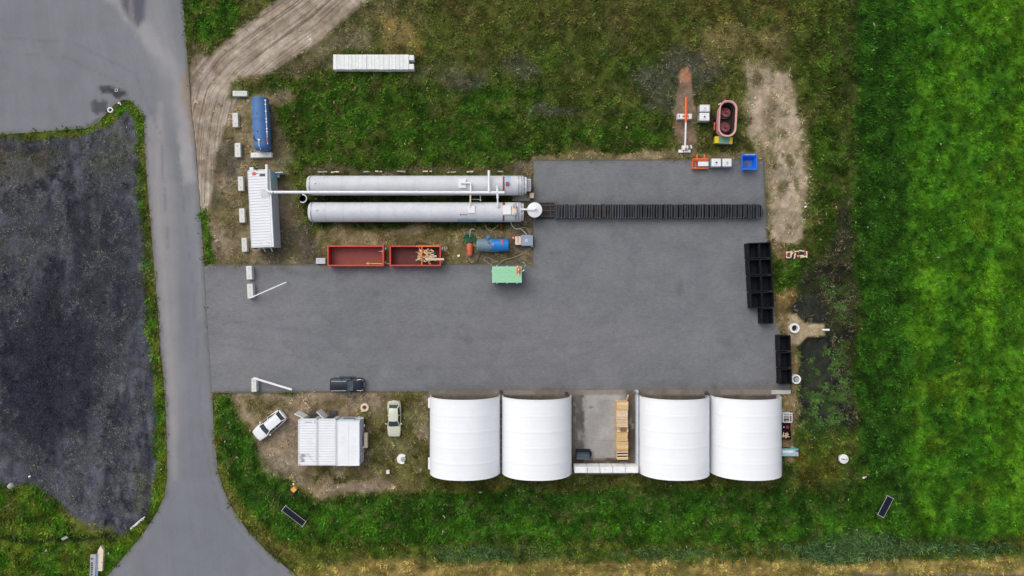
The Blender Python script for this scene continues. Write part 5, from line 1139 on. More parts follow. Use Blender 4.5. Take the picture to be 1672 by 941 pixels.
o = MB(); X, Y = at(1218, 268, .4); o.box(X, Y, .39, .2, .42, .12, .1); tag(o.build('red_scrap', 'red_oxide', bevel=.03), 'small dark red piece lying inside the bright blue skip', 'scrap')
# ------------------------------------------------------------------ long row of black trays on rails
c1 = at(876, 344.5); c2 = at(1241, 344.5); o = thing('rail_track', 'low dark steel rail track leading from the lower tank across the yard', 'track', (c1[0], c1[1] - .0))
LR = c2[0] - c1[0]
for y in (-.72, 0, .72):
    p = MB(); p.bx(0, LR, y-.06, y+.06, .034, .16); p.build('rail', 'dark_steel', o)
p = MB()
for k in range(18): p.bx(.1+k*LR/17.5, .2+k*LR/17.5, -.95, .95, .033, .07)
p.build('sleeper', 'dark_steel', o)
p = MB(); p.bx(0, 2.4, -1.15, 1.1, .032, .045); p.build('pit_cover', 'dark_earth', o)
NT_ = 80; x0 = at(908, 344.5, 1.0)[0]; x1 = at(1239, 344.5, 1.0)[0]; st = (x1 - x0) / (NT_ - 1); protos = []
for mi, mt in enumerate(('tray_black', 'tray_brown', 'tray_blue', 'tray_black')):
    t = thing('steel_tray', 'dark steel tray standing upright in the long tight row on the rails', 'tray', (0, 0), 0, 'dark trays standing in a row on the rails')
    p = MB(); p.box(0,0,.17,.10,1.78,.86); p.build('plate', mt, t); p = MB(); p.box(.055,0,1.0,.19,1.72,.05)
    p.build('top_edge', mt, t); p = MB(); p.box(0,.87,.17,.14,.06,.9); p.box(0,-.87,.17,.14,.06,.9); p.build('frame', 'tray_edge' if mi in (0,2) else mt, t); protos.append(t)
cy_ = at(0, 344.6, 1.0)[1]; used = [False]*4
for k in range(NT_):
    mi = random.choice([0,0,0,1,2,2,3]); t = protos[mi]
    if used[mi]: t = copy_tree(t)
    used[mi] = True; t.location = (x0 + k*st + random.uniform(-.03,.03), cy_ + random.uniform(-.025,.025), random.choice([0,0,.02,-.02]) + .0); t.rotation_euler = (0, random.uniform(-.05,.05), random.uniform(-.02,.02))
for mi in range(4):
    if not used[mi]: bpy.data.objects.remove(protos[mi])
o = MB(); X, Y = at(1244, 345, .5); o.box(X, Y, .03, .35, .6, .6); o.box(X-.2, Y-.0, .03, .1, 1.5, .9); tag(o.build('buffer_stop', 'dark_steel', bevel=.02), 'dark buffer stop at the right end of the rail track', 'buffer')
# ------------------------------------------------------------------ black crates
hz = 1.55
cr0 = thing('black_crate', 'x', 'crate', (0,0), 0, 'open black crates along the right yard edge'); open_box(cr0, 1.5, 2.02, hz-.08, .07, 'black_plastic', 'black_plastic', zb=.1, rim=.13)
for s_ in (-1,1):
    p = MB(); p.box(s_*.6,0,.03,.14,1.9,.08); p.build('skid', 'black_plastic', cr0)
    p = MB(); p.box(s_*.745,0,hz-.15,.04,.5,.1); p.build('handle', 'tray_edge', cr0)
rows = ['top', 'second', 'third', 'bottom']; first = True
spots = []
for r_ in range(4):
    for c_ in range(2): spots.append((1230.6 + c_*18.8 + r_*1.55, 409.5 + r_*27.0 - c_*.8, 'open black crate, %s one in the %s row of the paired block' % (('left','right')[c_], rows[r_]), R(2.6)))
spots += [(1253, 516, 'single open black crate just below the paired block of crates', R(1)), (1281.5, 560.5, 'open black crate at the top of the column of three beside the concrete rings', R(1)), (1282.5, 588, 'middle open black crate of the column of three', R(1)), (1283.5, 615, 'bottom open black crate of the column of three, beside the lower concrete ring', R(1))]
for (x, y, lb, rz) in spots:
    xy = at(x, y, hz)
    if first: cr0.location = (*xy, .03); cr0.rotation_euler = (0,0,rz); cr0['label'] = lb; first = False; base = cr0
    else: dup(base, xy, rz, lb, z=.03)
# ------------------------------------------------------------------ wooden crates in bay
hs = [(656,671,1.25),(671.3,684.6,1.35),(684.9,697.6,1.25),(698,705.5,.8),(706.5,721,1.3),(721.5,734.5,1.4),(735,751,1.05)]
lbs = ['slatted wooden crate at the open front end of the bay row','second slatted wooden crate from the front of the bay row','third slatted wooden crate from the front of the bay row','narrow lower wooden crate in the middle of the bay row','slatted wooden crate just behind the narrow low one','slatted wooden crate, second from the rear of the bay row','rearmost wooden crate of the bay row with gaps in its top']
for (ya, yb_, hz), lb in zip(hs, lbs):
    c1, c2 = at(1007.6, ya, hz), at(1025.2, yb_, hz); a, b = c2[0]-c1[0], c1[1]-c2[1]; t = thing('wooden_crate', lb, 'crate', ((c1[0]+c2[0])/2 + random.uniform(-.04,.04), (c1[1]+c2[1])/2), R(random.uniform(-1.5,1.5)), 'wooden crates in the bay')
    for x in (-a/2+.06, a/2-.06):
        for y in (-b/2+.06, b/2-.06):
            p = MB(); p.box(x,y,.05,.09,.09,hz-.05); p.build('corner_post', 'wood_light', t)
    nb_ = 5
    for k in range(nb_):
        z = .15 + k*(hz-.25)/nb_
        for s_ in (-1,1):
            p = MB(); p.box(s_*(a/2-.01),0,z,.025,b-.02,.15); p.build('side_board', 'wood_light', t)
    p = MB()
    for k in range(nb_):
        for s_ in (-1,1): p.box(0,s_*(b/2-.01),.15+k*(hz-.25)/nb_,a-.04,.025,.15)
    p.build('end_board', 'wood_light', t)
    n = 4 if b < .8 else 7
    for k in range(n):
        if hz == 1.05 and k in (2,4): continue
        p = MB(); bw = b/n; p.box(random.uniform(-.02,.02), -b/2 + bw*(k+.5), hz - .02 + random.uniform(0,.02), a+.04, bw*.82, .03); p.build('top_slat', random.choice(['wood_light','wood_light','wood_pale']), t)
    if hz == .8:
        p = MB(); p.box(.08,0,hz+.02,.8,b*.7,.12); p.build('inner_board', 'wood_dark', t)
    p = MB(); p.box(0,0,.5,a-.1,b-.1,.02); p.build('shelf', 'wood_dark', t)
o = thing('white_post', 'thin leaning white post at the front right of the bay', 'post', at(1022.5, 649)); p = MB(); p.bar((0,-.5,.1),(.05,.5,1.2),.18,.08); p.build('board', 'wood_pale', o); 
o = thing('leaning_stick', 'thin brown sticks leaning at the front of the open bay', 'stick', at(1032, 642)); p = MB(); p.tube([(-.3,-.7,.1),(.1,.2,.9),(.15,.9,1.4)], .03, 6); p.tube([(.35,-.1,.1),(.0,.4,1.2)], .03, 6); p.build('branch', 'wood_dark', o)
# loader bucket in bay
A = at(952.5, 744.5, .8); o = thing('loader_bucket', 'dark loader bucket with grey blue inside in the rear left of the bay', 'bucket', A)
p = MB(); pr = [(-.48,.1),(-.5,.75),(-.42,.82),(-.36,.8),(-.38,.2),(.0,.14),(.40,.18),(.5,.1)]
p.loft([[(-.92,y,z) for y,z in pr],[(.92,y,z) for y,z in pr]], closed=True); p.build('shell', 'glass_grey', o)
for s_ in (-1,1):
    p = MB(); p.box(s_*.95,0,.06,.06,1.0,.72); p.build('side_plate', 'black_plastic', o)
p = MB(); p.box(0,.62,.1,1.9,.3,.6); p.box(1.0,.2,.1,.25,.5,.6); p.build('hitch', 'black_plastic', o, bevel=.04); p = MB(); p.box(0,-.5,.06,1.95,.12,.35); p.build('cutting_edge', 'rubber', o)
# ------------------------------------------------------------------ rings, caps
def ring_well(x, y, r, label, hole=True, cap=None, h=.6, mat='block_white'):
    X, Y = at(x, y, h); t = thing('concrete_ring', label, 'concrete ring', (X, Y)); p = MB()
    p.lathe([(r*.66,-.1),(r*.66,h),(r,h),(r,-.1)] , 0, 0, 32); p.build('ring_wall', mat, t, smooth=True)
    p = MB(); p.lathe([(0,.02),(r*.655,.02)], 0, 0, 32); p.build('inside', 'dark_earth', t)
    if cap: p = MB(); p.lathe([(0,h+.08),(cap,h+.08),(cap,h+.02),(cap*.95,h-.1)],.02,-.02,28); p.build('lid', 'grey_concrete', t, smooth=True)
    return t
t = ring_well(1298, 536.3, .62, 'open concrete ring with a black hole beside the sandy spit'); 
p = MB(); p.lathe([(.40,.602),(.66,.602),(.66,.66),(.40,.66)],-.05,.03,30); p.build('upper_rim', 'block_white', t, smooth=True)
t = ring_well(1300.3, 619.5, .62, 'concrete ring with round inner lid beside the lowest black crate', cap=.3); p = MB(); p.box(-.5,.2,.0,.4,.5,.4); p.build('step', 'block_white', t, bevel=.06)
t = thing('manhole_cover', 'round white manhole cover with a dark slot in the grass right of the tents', 'manhole', at(1378.3, 750, .3)); p = MB(); p.lathe([(0,.3),(.58,.3),(.62,.27),(.62,-.1)],0,0,36); p.build('cover', 'block_white', t, smooth=True); p = MB(); p.box(-.15,0,.302,.55,.1,.012,-.15); p.box(.32,-.04,.302,.2,.09,.012,.1); p.build('slot', 'dark_earth', t)
t = thing('concrete_ring', 'broken white concrete ring holding a grey lid near the first tent', 'concrete ring', at(656, 750, .3)); p = MB()
pts = [(.66*math.cos(a)+0, .66*math.sin(a)) for a in np.linspace(.7, 5.3, 26)]; inn = [(.26*math.cos(a)+.1, .26*math.sin(a)) for a in np.linspace(5.3, .7, 26)]; p.prism(pts+inn, -.08, .3); p.build('ring_wall', 'block_white', t, bevel=.02)
p = MB(); p.lathe([(0,.42),(.30,.42),(.34,.36),(.34,-.05)],.2,.0,26); p.build('lid', 'grey_concrete', t, smooth=True)
t = thing('cable_reel', 'yellowish round reel with dark centre behind the white cabins', 'reel', at(595, 666.3, .4)); p = MB(); p.torus(0,0,.2,.42,.16,26,8); p.build('rim', 'beige_paint', t, smooth=True); p = MB(); p.lathe([(0,.02),(.3,.02)],0,0,20); p.build('hub', 'wood_dark', t); p = MB()
for k in range(3): p.box(-.3+.1*k,-.5+.1*k,.1,.35,.12,.3,k)
p.build('wrap', 'wood_pale', t, bevel=.02)
t = thing('white_box', 'small white square box on the grass below the pale car', 'box', at(633.3, 771, .3)); p = MB(); p.box(0,0,-.04,.4,.45,.34); p.build('body', 'white_paint', t, bevel=.02); p = MB(); p.box(0,0,.302,.43,.48,.05); p.build('lid', 'white_paint', t, bevel=.015)
t = thing('white_pipe_stub', 'short white pipe at the tip of the sandy spit', 'pipe', at(1348.5, 539, .2)); p = MB(); p.tube([(-.43,0,.12),(.43,0,.12)], .14, 14); p.build('tube', 'pipe_white', t, smooth=True); p = MB(); p.tube([(.38,0,.12),(.46,0,.12)], .165, 14); p.build('collar', 'white_paint', t, smooth=True)
t = ring_well(179.7, 179.6, .36, 'small white concrete ring beside the wet asphalt patch', h=.3, mat='pipe_white')
t = thing('white_bracket', 'small white angled bracket near the tip of the grass verge', 'bracket', at(196, 171)); p = MB(); p.bar((-.2,.1,.1),(.05,.25,.15),.14,.12); p.bar((.05,.25,.15),(.2,-.15,.1),.1,.1); p.build('bar', 'white_paint', t)
t = thing('drain_grate', 'small square metal drain grate in the dark wet patch', 'drain', at(190, 147.5)); p = MB(); 
for s_ in (-1,1): p.box(s_*.16,0,0,.05,.36,.03); p.box(0,s_*.16,0,.27,.05,.03)
p.build('frame', 'steel', t)
t = thing('boulder', 'round grey boulder in the grass at the left edge', 'boulder', at(18, 794)); p = MB(); rg = []
for i in range(7):
    ph = math.pi*i/12; rg.append([( (.48+.05*math.sin(3*k+i))*math.cos(ph)*math.cos(2*math.pi*k/12), (.42+.05*math.cos(2*k))*math.cos(ph)*math.sin(2*math.pi*k/12), -.1+.5*math.sin(ph)) for k in range(12)])
p.loft(rg); p.build('stone', 'grey_concrete', t, smooth=True)
# timber debris pile right
k = 0
for (x, y, l, a) in ((1280,416,1.1,90),(1284,416,.9,88),(1287,412,.7,10),(1288,417,.8,0),(1291,415,.9,85),(1294,412,.7,60),(1297,413,.9,-50),(1297,418,.8,80),(1300,411,.6,10),(1304,412,.6,70),(1306,418,.9,5),(1309,410,.9,-8),(1313,413,.9,85),(1316,416,.9,88),(1312,419,.5,0),(1303,420,.4,60),(1309,420,.6,10),(1286,421,.5,0)):
    o = MB(); o.box(0,0,0,l,.16,.07); o = o.build('broken_board', 'wood_pale' if k % 3 else 'red_wood'); o.location = (*at(x,y), .02 + .035*k/3); o.rotation_euler = (0,.05,R(a)); tag(o, 'broken pale or reddish board in the scrap heap right of the black crates', 'board', 'scrap boards right of the black crates'); k += 1
o = MB(); X, Y = at(1300, 417); o.box(X, Y, -.06, 2.9, .9, .1); tag(o.build('dark_mat', 'dark_earth', bevel=.02), 'dark mat under the heap of broken boards', 'mat')
# ------------------------------------------------------------------ stuff right of tents
o = thing('wire_cage', 'white square tubular cage beside the rightmost tent', 'cage', at(1286, 682.5, .9)); p = MB(); a = .58
for z in (.1,.9):
    for s_ in (-1,1): p.bar((-a,s_*a,z),(a,s_*a,z),.08,.08); p.bar((s_*a,-a,z),(s_*a,a,z),.08,.08)
for x in (-a,a):
    for y in (-a,a): p.bar((x,y,-.02),(x,y,.9),.08,.08)
p.bar((-a,.3,.86),(a,.3,.86),.06,.06); p.build('frame', 'white_paint', o); p = MB(); p.box(0,.05,.08,1.0,.7,.06); p.build('base', 'grey_concrete', o)
p = MB(); p.bar((-1.1,-.35,.4),(-.5,-.35,.5),.06,.06); p.bar((-1.2,.9,.3),(-.4,.95,.3),.06,.06); p.build('stay', 'pipe_white', o)
o = thing('black_bin', 'black open bin with a tan woodpile inside beside the rightmost tent', 'bin', at(1282, 711, .6)); open_box(o, 1.45, 1.05, .62, .06, 'black_plastic', 'dark_earth', zb=.02, rim=.08)
for k in range(16):
    q = MB(); q.box(0,0,0,random.uniform(.3,.75),.09,.06); q = q.build('firewood_piece', random.choice(['wood_pale','wood_light'])); q.location = (o.location[0] + random.uniform(-.35,.35), o.location[1] - .0 + random.uniform(-.28,.3), .4 + .018*k); q.rotation_euler = (0,0,random.choice([0,1.57,.3,-.4])+random.uniform(-.2,.2)); tag(q, 'small tan stick of firewood inside the black bin', 'firewood', 'firewood in the black bin')
o = thing('black_pallet_tub', 'flat black tub holding a red can beside the rightmost tent', 'tub', at(1282, 697.5, .3)); p = MB(); p.box(0,0,-.02,1.5,1.0,.3); p.build('body', 'black_plastic', o, bevel=.04)
o = thing('red_can', 'red fuel can standing on the flat black tub', 'can', at(1286, 698, .6), z=.28); p = MB(); p.box(0,0,0,.38,.36,.36); p.build('body', 'lamp_red', o, bevel=.06); p = MB(); p.tube([(.08,.1,.34),(.08,.1,.42)], .05, 8); p.build('cap', 'black_plastic', o)
o = MB(); X, Y = at(1279.8, 697.5, .3); o.tube([(X,Y,.28),(X,Y,.36)], .08, 10); tag(o.build('white_canister', 'white_paint'), 'small white canister on the flat black tub', 'canister')
o = thing('small_trailer', 'light blue flat trailer with red lamp beside the rightmost tent', 'trailer', at(1288.5, 738.5, .7)); p = MB(); p.box(0,0,.5,2.5,.95,.14); p.build('bed', 'lightblue_paint', o, bevel=.02); p = MB(); p.box(-.2,.05,.642,1.5,.3,.05); p.build('white_panel', 'white_paint', o)
for s_ in (-1,1):
    p = MB(); p.bar((-1.2,s_*.48,.72),(1.25,s_*.48,.72),.06,.12); p.build('side_rail', 'teal_paint' if s_>0 else 'lightblue_paint', o)
p = MB(); p.box(1.05,-.3,.642,.4,.24,.06); p.build('lamp_panel', 'pink_paint', o); p = MB(); p.box(1.05,.15,.642,.34,.16,.05); p.build('lamp_panel', 'dark_steel', o)
p = MB(); p.prism([(.2,.48),(1.0,.48),(.4,.85)], .55, .62); p.build('drawbar', 'teal_paint', o)
for s_ in (-1,1):
    p = MB(); p.tube([(-.2,s_*.36,.28),(-.2,s_*.50,.28)], .3, 18); p.build('wheel', 'rubber', o, bevel=.03)
p = MB(); p.box(-1.05,0,.642,.2,.6,.1); p.build('end_rail', 'pink_dark', o)
# ------------------------------------------------------------------ cabins
hz = 2.75
def cabin(x0, x1, y0, y1, label, nr=22, flat=False, hz=hz):
    c1, c2 = at(x0,y0,hz), at(x1,y1,hz); a, b = c2[0]-c1[0]-.02, c1[1]-c2[1]; t = thing('site_cabin', label, 'cabin', ((c1[0]+c2[0])/2,(c1[1]+c2[1])/2), 0, 'white cabins side by side')
    p = MB(); p.box(0,0,.1,a-.06,b-.06,hz-.2)
    for k in range(22):
        for s_ in (-1,1): p.box(s_*(a/2-.03),-b/2+.3+k*(b-.6)/21,.3,.05,.12,hz-.7)
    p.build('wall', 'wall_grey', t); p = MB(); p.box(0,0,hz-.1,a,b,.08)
    ro = p.build('roof', 'roof_white' if flat else 'roof_valley_shade', t, bevel=.008); p = MB()
    if not flat:
        for k in range(17): p.box(0,-b/2+.3+k*(b-.6)/16,hz-.022,a-.26,.245,.04,taper=.97)
    else:
        for k in range(10): p.box(0,-b/2+.3+k*(b-.6)/9,hz-.02,a-.2,.05,.02)
        p.box(.02,0,hz-.02,.06,b-.1,.03)
    p.build('roof_ribs', 'roof_white', ro)
    p = MB(); p.box(-a/2+.06,0,hz-.015,.10,b,.06); p.box(a/2-.06,0,hz-.015,.10,b,.06); p.box(0,b/2-.05,hz-.018,a-.26,.1,.06); p.box(0,-b/2+.05,hz-.018,a-.26,.1,.06); p.build('roof_edge', 'white_paint', t)
    return t, a, b
C1, a1, b1 = cabin(486.6, 517.6, 685.6, 760, 'left white cabin with scribbled cables on its roof corner')
C2, a2, b2 = cabin(518, 548.6, 685.6, 760, 'middle white cabin with its door swung open')
C3, a3, b3 = cabin(549, 587.2, 686.8, 760.8, 'right white cabin, the widest, with the air conditioner on its side', flat=True, hz=2.85)
for C, a, b in ((C1,a1,b1),(C2,a2,b2)):
    p = MB(); p.box(.1,b/2-.02,.35,.95,.06,2.0); p.build('doorway', 'dark_earth', C)
    p = MB(); p.box(.0,b/2+.02,hz-.45,a-.3,.12,.25); p.build('door_header', 'white_paint', C, bevel=.01)
p = MB(); p.box(-1.25,b1/2+.42,.35,1.35,.1,2.1,-.45); p.build('door', 'white_paint', C1); p = MB(); p.box(-.95,b2/2+.52,.35,1.3,.1,2.1,-.8); p.build('door', 'white_paint', C2)
for C, b in ((C1,b1),(C2,b2)):
    p = MB(); p.box(.1,b/2+.4,-.03,1.0,.5,.25); p.build('step', 'dark_steel', C)
p = MB()
for k in range(9): p.box(-.3+.11*k,b1/2-.32,hz+.022,.07,.06+.03*(k%2),.01)
p.box(.95,b1/2-.3,hz+.022,.12,.14,.01,.5); p.build('lettering', 'dark_steel', C1)
p = MB(); pts = []
for k in range(90): pts.append((-a1/2+.55+.22*math.sin(k*.9)+.12*math.sin(k*.37), -b1/2+.95+.45*math.sin(k*.23)+.12*math.cos(k*1.3), hz+.05))
p.tube(pts, .014, 5); p.tube([(-a1/2+.9,-b1/2+1.3,hz+.05),(.0,-b1/2+1.6,hz+.05),(.35,-b1/2+1.0,hz+.05),(.6,-b1/2+.6,hz+.05),(.95,-b1/2+.5,hz+.05)], .014, 5)
for k in range(4): p.tube([(-.75,-b1/2+1.15+.13*k,hz+.05),(.8-.2*k,-b1/2+1.15+.13*k,hz+.05)], .01, 5)
p.build('cable', 'steel', C1)
for x, y in ((-a1/2+.15,-b1/2+.15),(-a1/2+.12,-b1/2+1.5)):
    p = MB(); p.tube([(x,y,hz),(x,y,hz+.08)], .05, 8); build_each(p, 'bolt', 'dark_steel', C1)
p = MB(); p.box(-.3,b3/2+.05,hz-.5,a3-1.0,.14,.3); p.build('window_shutter', 'lightblue_paint', C3); p = MB(); p.box(-.2,b3/2+.03,1.2,1.4,.06,.8); p.build('window', 'glass_dark', C3)
p = MB(); p.box(a3/2+.42,-.05,.5,.42,1.95,.7); p.build('air_conditioner', 'beige_paint', C3, bevel=.04)
p = MB(); p.box(a3/2+.22,-.8,.4,.14,.1,1.6); p.box(a3/2+.2,1.9,.8,.14,.3,.14); p.tube([(a3/2+.1,-1.6,.2),(a3/2+.1,-1.6,2.2)], .05, 8); p.build('drain_pipe', 'white_paint', C3)
p = MB(); p.tube([(a3/2-.1,b3/2-.2,hz-.3),(a3/2-.08,b3/2+.5,hz+.1)], .06, 8); p.tube([(a3/2-.25,b3/2+.2,hz),(a3/2+.5,b3/2+.25,hz-.2)], .04, 8); p.build('flue', 'pipe_white', C3)
# ------------------------------------------------------------------ cars
def car(label, cat, xy, rz, L, W, Hh, body, glass, kind):
    t = thing('parked_car', label, cat, xy, rz)
    st = {'sedan': [(-.5,.40,.62,.74),(-.48,.44,.66,.80),(-.42,.485,.52,.66),(-.3,.5,.5,.66),(0,.5,.5,.66),(.25,.495,.5,.655),(.38,.48,.5,.60),(.45,.43,.5,.54),(.485,.34,.48,.48),(.5,.22,.45,.42)],
          'wagon': [(-.5,.37,.6,.62),(-.485,.44,.6,.66),(-.42,.48,.5,.68),(-.3,.5,.5,.67),(0,.5,.5,.66),(.25,.495,.5,.64),(.38,.475,.5,.59),(.45,.42,.5,.53),(.485,.32,.48,.47),(.5,.2,.45,.41)],
          'suv': [(-.5,.42,.6,.60),(-.485,.46,.6,.64),(-.42,.485,.5,.64),(-.3,.5,.5,.62),(0,.5,.5,.62),(.25,.5,.5,.61),(.38,.49,.5,.59),(.455,.46,.5,.56),(.49,.41,.48,.50),(.5,.34,.45,.44)]}[kind]
    rings = []
    for (u, w_, _, zt) in st:
        x = u * L; w2 = w_ * W; z1 = zt * Hh * (1.0 if kind != 'sedan' else .98); zb = .2
        rings.append([(x,-w2*.88,zb),(x,-w2,zb+.16),(x,-w2,z1*.72),(x,-w2*.955,z1*.93),(x,-w2*.82,z1),(x,-w2*.4,z1*1.025),(x,0,z1*1.035),(x,w2*.4,z1*1.025),(x,w2*.82,z1),(x,w2*.955,z1*.93),(x,w2,z1*.72),(x,w2,zb+.16),(x,w2*.88,zb)])
    p = MB(); p.loft(rings); bo = p.build('body', body, t, smooth=True); sb = bo.modifiers.new('Sub', 'SUBSURF'); sb.levels = sb.render_levels = 1
    zs = Hh * (.62 if kind != 'suv' else .60)
    xr0, xr1, xf1, xf0 = {'sedan': (-.42,-.32,.035,.20), 'wagon': (-.48,-.385,.03,.215), 'suv': (-.485,-.44,.05,.19)}[kind]
    def gring(x, w_, z): return [(x,-w_,z),(x,w_,z)]
    gb, gt = .465 * W, .35 * W; wr0 = gb * (.86 if kind != 'suv' else .95); tr0 = gt * (.93 if kind != 'suv' else .98)
    bot = [(xr0*L,-wr0),(xr0*L,wr0),(-.15*L,gb),(.08*L,gb),(xf0*L,gb*.86),(xf0*L+.1,0),(xf0*L,-gb*.86),(.08*L,-gb),(-.15*L,-gb)]
    top = [(xr1*L,-tr0),(xr1*L,tr0),(-.15*L,gt),(.0*L,gt),(xf1*L,gt*.95),(xf1*L+.06,0),(xf1*L,-gt*.95),(.0*L,-gt),(-.15*L,-gt)]
    p = MB(); n = 9; p.add([(x,y,zs) for x,y in bot]+[(x,y,Hh-.05) for x,y in top], [(i,(i+1)%n,n+(i+1)%n,n+i) for i in range(n)]+[tuple(range(n,2*n))]); p.build('windows', glass, t)
    rp = MB(); r2_ = [(x,y) for x,y in top]; rr_ = [[(x*1.0,y*1.0,Hh-.055) for x,y in r2_],[(x,y*.99,Hh-.02) for x,y in r2_],[(x*.96,y*.86,Hh+.015) for x,y in r2_]]; rp.loft(rr_); rp.build('roof', body, t, smooth=True)
    for s_ in (-1,1):
        pl = MB()
        pl.bar((xf0*L-.02,s_*gb*.88,zs+.0),(xf1*L+.0,s_*gt*.97,Hh-.04),.09,.05); pl.bar((xr0*L+.05,s_*wr0*.97,zs+.0),(xr1*L,s_*tr0*.97,Hh-.04),.13,.05); pl.bar((-.12*L,s_*(gb+.005),zs),(-.12*L,s_*(gt+.005),Hh-.04),.09,.05); pl.build('pillar', body, t)
        m_ = MB(); m_.box(xf1*L+.42,s_*(W/2+.09),zs+.02,.18,.2,.14); m_.build('mirror', body, t, bevel=.04)
        hl = MB(); hl.box(L*.445,s_*W*.355,zt_(kind,Hh)-.16,.36,.2,.1,-s_*.5); hl.build('headlight', 'lamp_clear', t, bevel=.03)
        tl = MB(); tl.box(-L*.478,s_*W*.40,Hh*.5,.18,.26,.18,s_*.3); tl.build('taillight', 'lamp_red', t, bevel=.03)
        if kind != 'sedan':
            rr = MB(); rr.bar((xr1*L+.1,s_*gt*.93,Hh+.05),(xf1*L-.1,s_*gt*.9,Hh+.05),.05,.05); rr.build('roof_rail', 'chrome' if kind == 'suv' else body, t)
        for x in (L*.305,-L*.30):
            w_ = MB(); w_.tube([(x,s_*(W/2-.24),.33),(x,s_*(W/2-.01),.33)], .34, 24); wo = w_.build('wheel', 'rubber', t, bevel=.04); w_ = MB(); w_.tube([(x,s_*(W/2-.06),.33),(x,s_*(W/2+.0),.33)], .22, 20); w_.build('rim', 'chrome', wo)
    wp = MB(); wp.bar((xf0*L+.02,-.5,zs+.03),(xf0*L-.06,.15,zs+.06),.03,.02); wp.build('wiper', 'rubber', t)
    pb = MB(); pb.box(L*.497,0,.3,.06,.5,.12); pb.box(-L*.5,0,.55,.06,.52,.12); pb.build('number_plate', 'white_paint', t)
    if kind == 'suv':
        for s_ in (-1,1):
            q = MB(); q.tube([(L*.3,s_*W*.36,Hh*.585),(L*.42,s_*W*.40,Hh*.56),(L*.48,s_*W*.33,Hh*.50)], .035, 8); q.build('chrome_trim', 'chrome', t)
            q = MB(); q.box(-.05,s_*(W/2+.06),.32,L*.5,.14,.06); q.build('side_step', 'dark_steel', t)
        q = MB(); q.tube([(-L*.5,-W*.3,.6),(-L*.505,W*.3,.6)], .04, 8); q.build('bumper_trim', 'chrome', t); q = MB(); q.box(L*.485,0,Hh*.36,.1,.9,.2); q.build('grille', 'chrome', t)
    return t
def zt_(kind, Hh): return {'sedan': .53, 'wagon': .52, 'suv': .55}[kind] * Hh
X = at(566.3, 629, .9); car('dark blue black off road car with chrome trim parked at the lower yard edge', 'car', X, 0, 4.45, 1.90, 1.75, 'car_black', 'glass_grey', 'suv')
X = at(439.3, 695, .8); car('white estate car parked at an angle left of the cabins', 'car', X, ang(-46, 38), 4.85, 1.95, 1.48, 'car_white', 'glass_dark', 'wagon')
X = at(643.2, 684.5, .8); car('pale champagne saloon car parked between the cabins and the tents', 'car', X, -math.pi/2, 4.8, 1.84, 1.44, 'car_champagne', 'glass_dark', 'sedan')
# ------------------------------------------------------------------ solar tables, orange marker, signs
def panel(a, b, w_, label, tilt, name='solar_panel'):
    A, B = at(*a,.7), at(*b,.7); L = math.hypot(B[0]-A[0],B[1]-A[1]); t = thing(name, label, 'panel', ((A[0]+B[0])/2,(A[1]+B[1])/2), math.atan2(B[1]-A[1],B[0]-A[0]))
    c, s_ = math.cos(tilt), math.sin(tilt); q = lambda x,y,z=0: (x, y*c, .65+y*s_+z)
    p = MB(); h = w_/2; p.add([q(-L/2,-h),q(L/2,-h),q(L/2,h),q(-L/2,h),q(-L/2,-h,.04),q(L/2,-h,.04),q(L/2,h,.04),q(-L/2,h,.04)],[(0,1,2,3),(4,5,6,7),(0,1,5,4),(1,2,6,5),(2,3,7,6),(3,0,4,7)]); p.build('glass', 'solar', t)
    f = MB()
    for s2 in (-1,1): f.bar(q(-L/2,s2*h,.03),q(L/2,s2*h,.03),.03,.05); f.bar(q(s2*L/2,-h-.08,.03),q(s2*L/2,h+.08,.03),.06,.06)
    f.build('frame', 'wall_grey', t)
    for s2 in (-1,1):
        for s3 in (-1,1):
            e_ = q(s2*(L/2-.1), s3*h*.8); l_ = MB(); l_.bar((e_[0],e_[1],-.08),(e_[0],e_[1],e_[2]),.05,.05); l_.build('leg', 'steel', t)
    return t
panel((463,830),(496.5,856), .92, 'black solar panel on a silver frame in the grass near the road curve', R(12)); panel((1454,812),(1438,843), 1.02, 'black solar panel with a bent silver frame near the bright field', R(-10))
t = thing('yellow_cover', 'small orange yellow pyramid cover standing in the grass above the solar panel', 'marker', at(479.3, 799.8, .5), R(42)); p = MB(); p.box(0,0,-.04,.72,.66,.5,0,.8); p.build('cover', 'cover_yellow', t, bevel=.03); p = MB(); p.box(0,-.26,.46,.58,.12,.02); p.box(-.26,.05,.46,.1,.5,.02); p.build('stripe', 'wood_light', t)
t = thing('white_stone', 'tiny white stone just above the orange yellow cover', 'stone', at(479.5, 790.5)); p = MB(); p.box(0,0,-.03,.2,.26,.15,.4); p.build('stone', 'block_white', t, bevel=.04)
# info sign at the lower left
A = at(154, 922, .6); t = thing('info_sign', 'white sign board with dark letters leaning beside a pinkish slab', 'sign', A, R(88)); 
p = MB(); p.add([(-1.75,.32,1.0),(1.5,.32,1.0),(1.3,-.12,.5),(-1.5,-.12,.5),(-1.75,.35,.96),(1.5,.35,.96),(1.3,-.09,.46),(-1.5,-.09,.46)],[(0,1,2,3),(7,6,5,4),(0,1,5,4),(1,2,6,5),(2,3,7,6),(3,0,4,7)]); p.build('board', 'white_paint', t)
p = MB(); 
for x_ in (-1.35,-1.0,-.68,-.4,-.1,.2,.75):
    p.add([(x_,.27,.943),(x_+.2,.27,.943),(x_+.18,.1,.75),(x_+.02,.1,.75)],[(0,1,2,3)])
p.v = [(x,y-.012,z+.012) for x,y,z in p.v]; p.build('lettering', 'dark_steel', t)
p = MB(); p.box(-.1,-.26,.1,3.0,.24,.34); p.build('box', 'grey_blue', t, bevel=.02)
for x in (-1.3,1.1): p = MB(); p.bar((x,.22,-.1),(x,.22,.8),.08,.08); p.build('leg', 'steel', t)
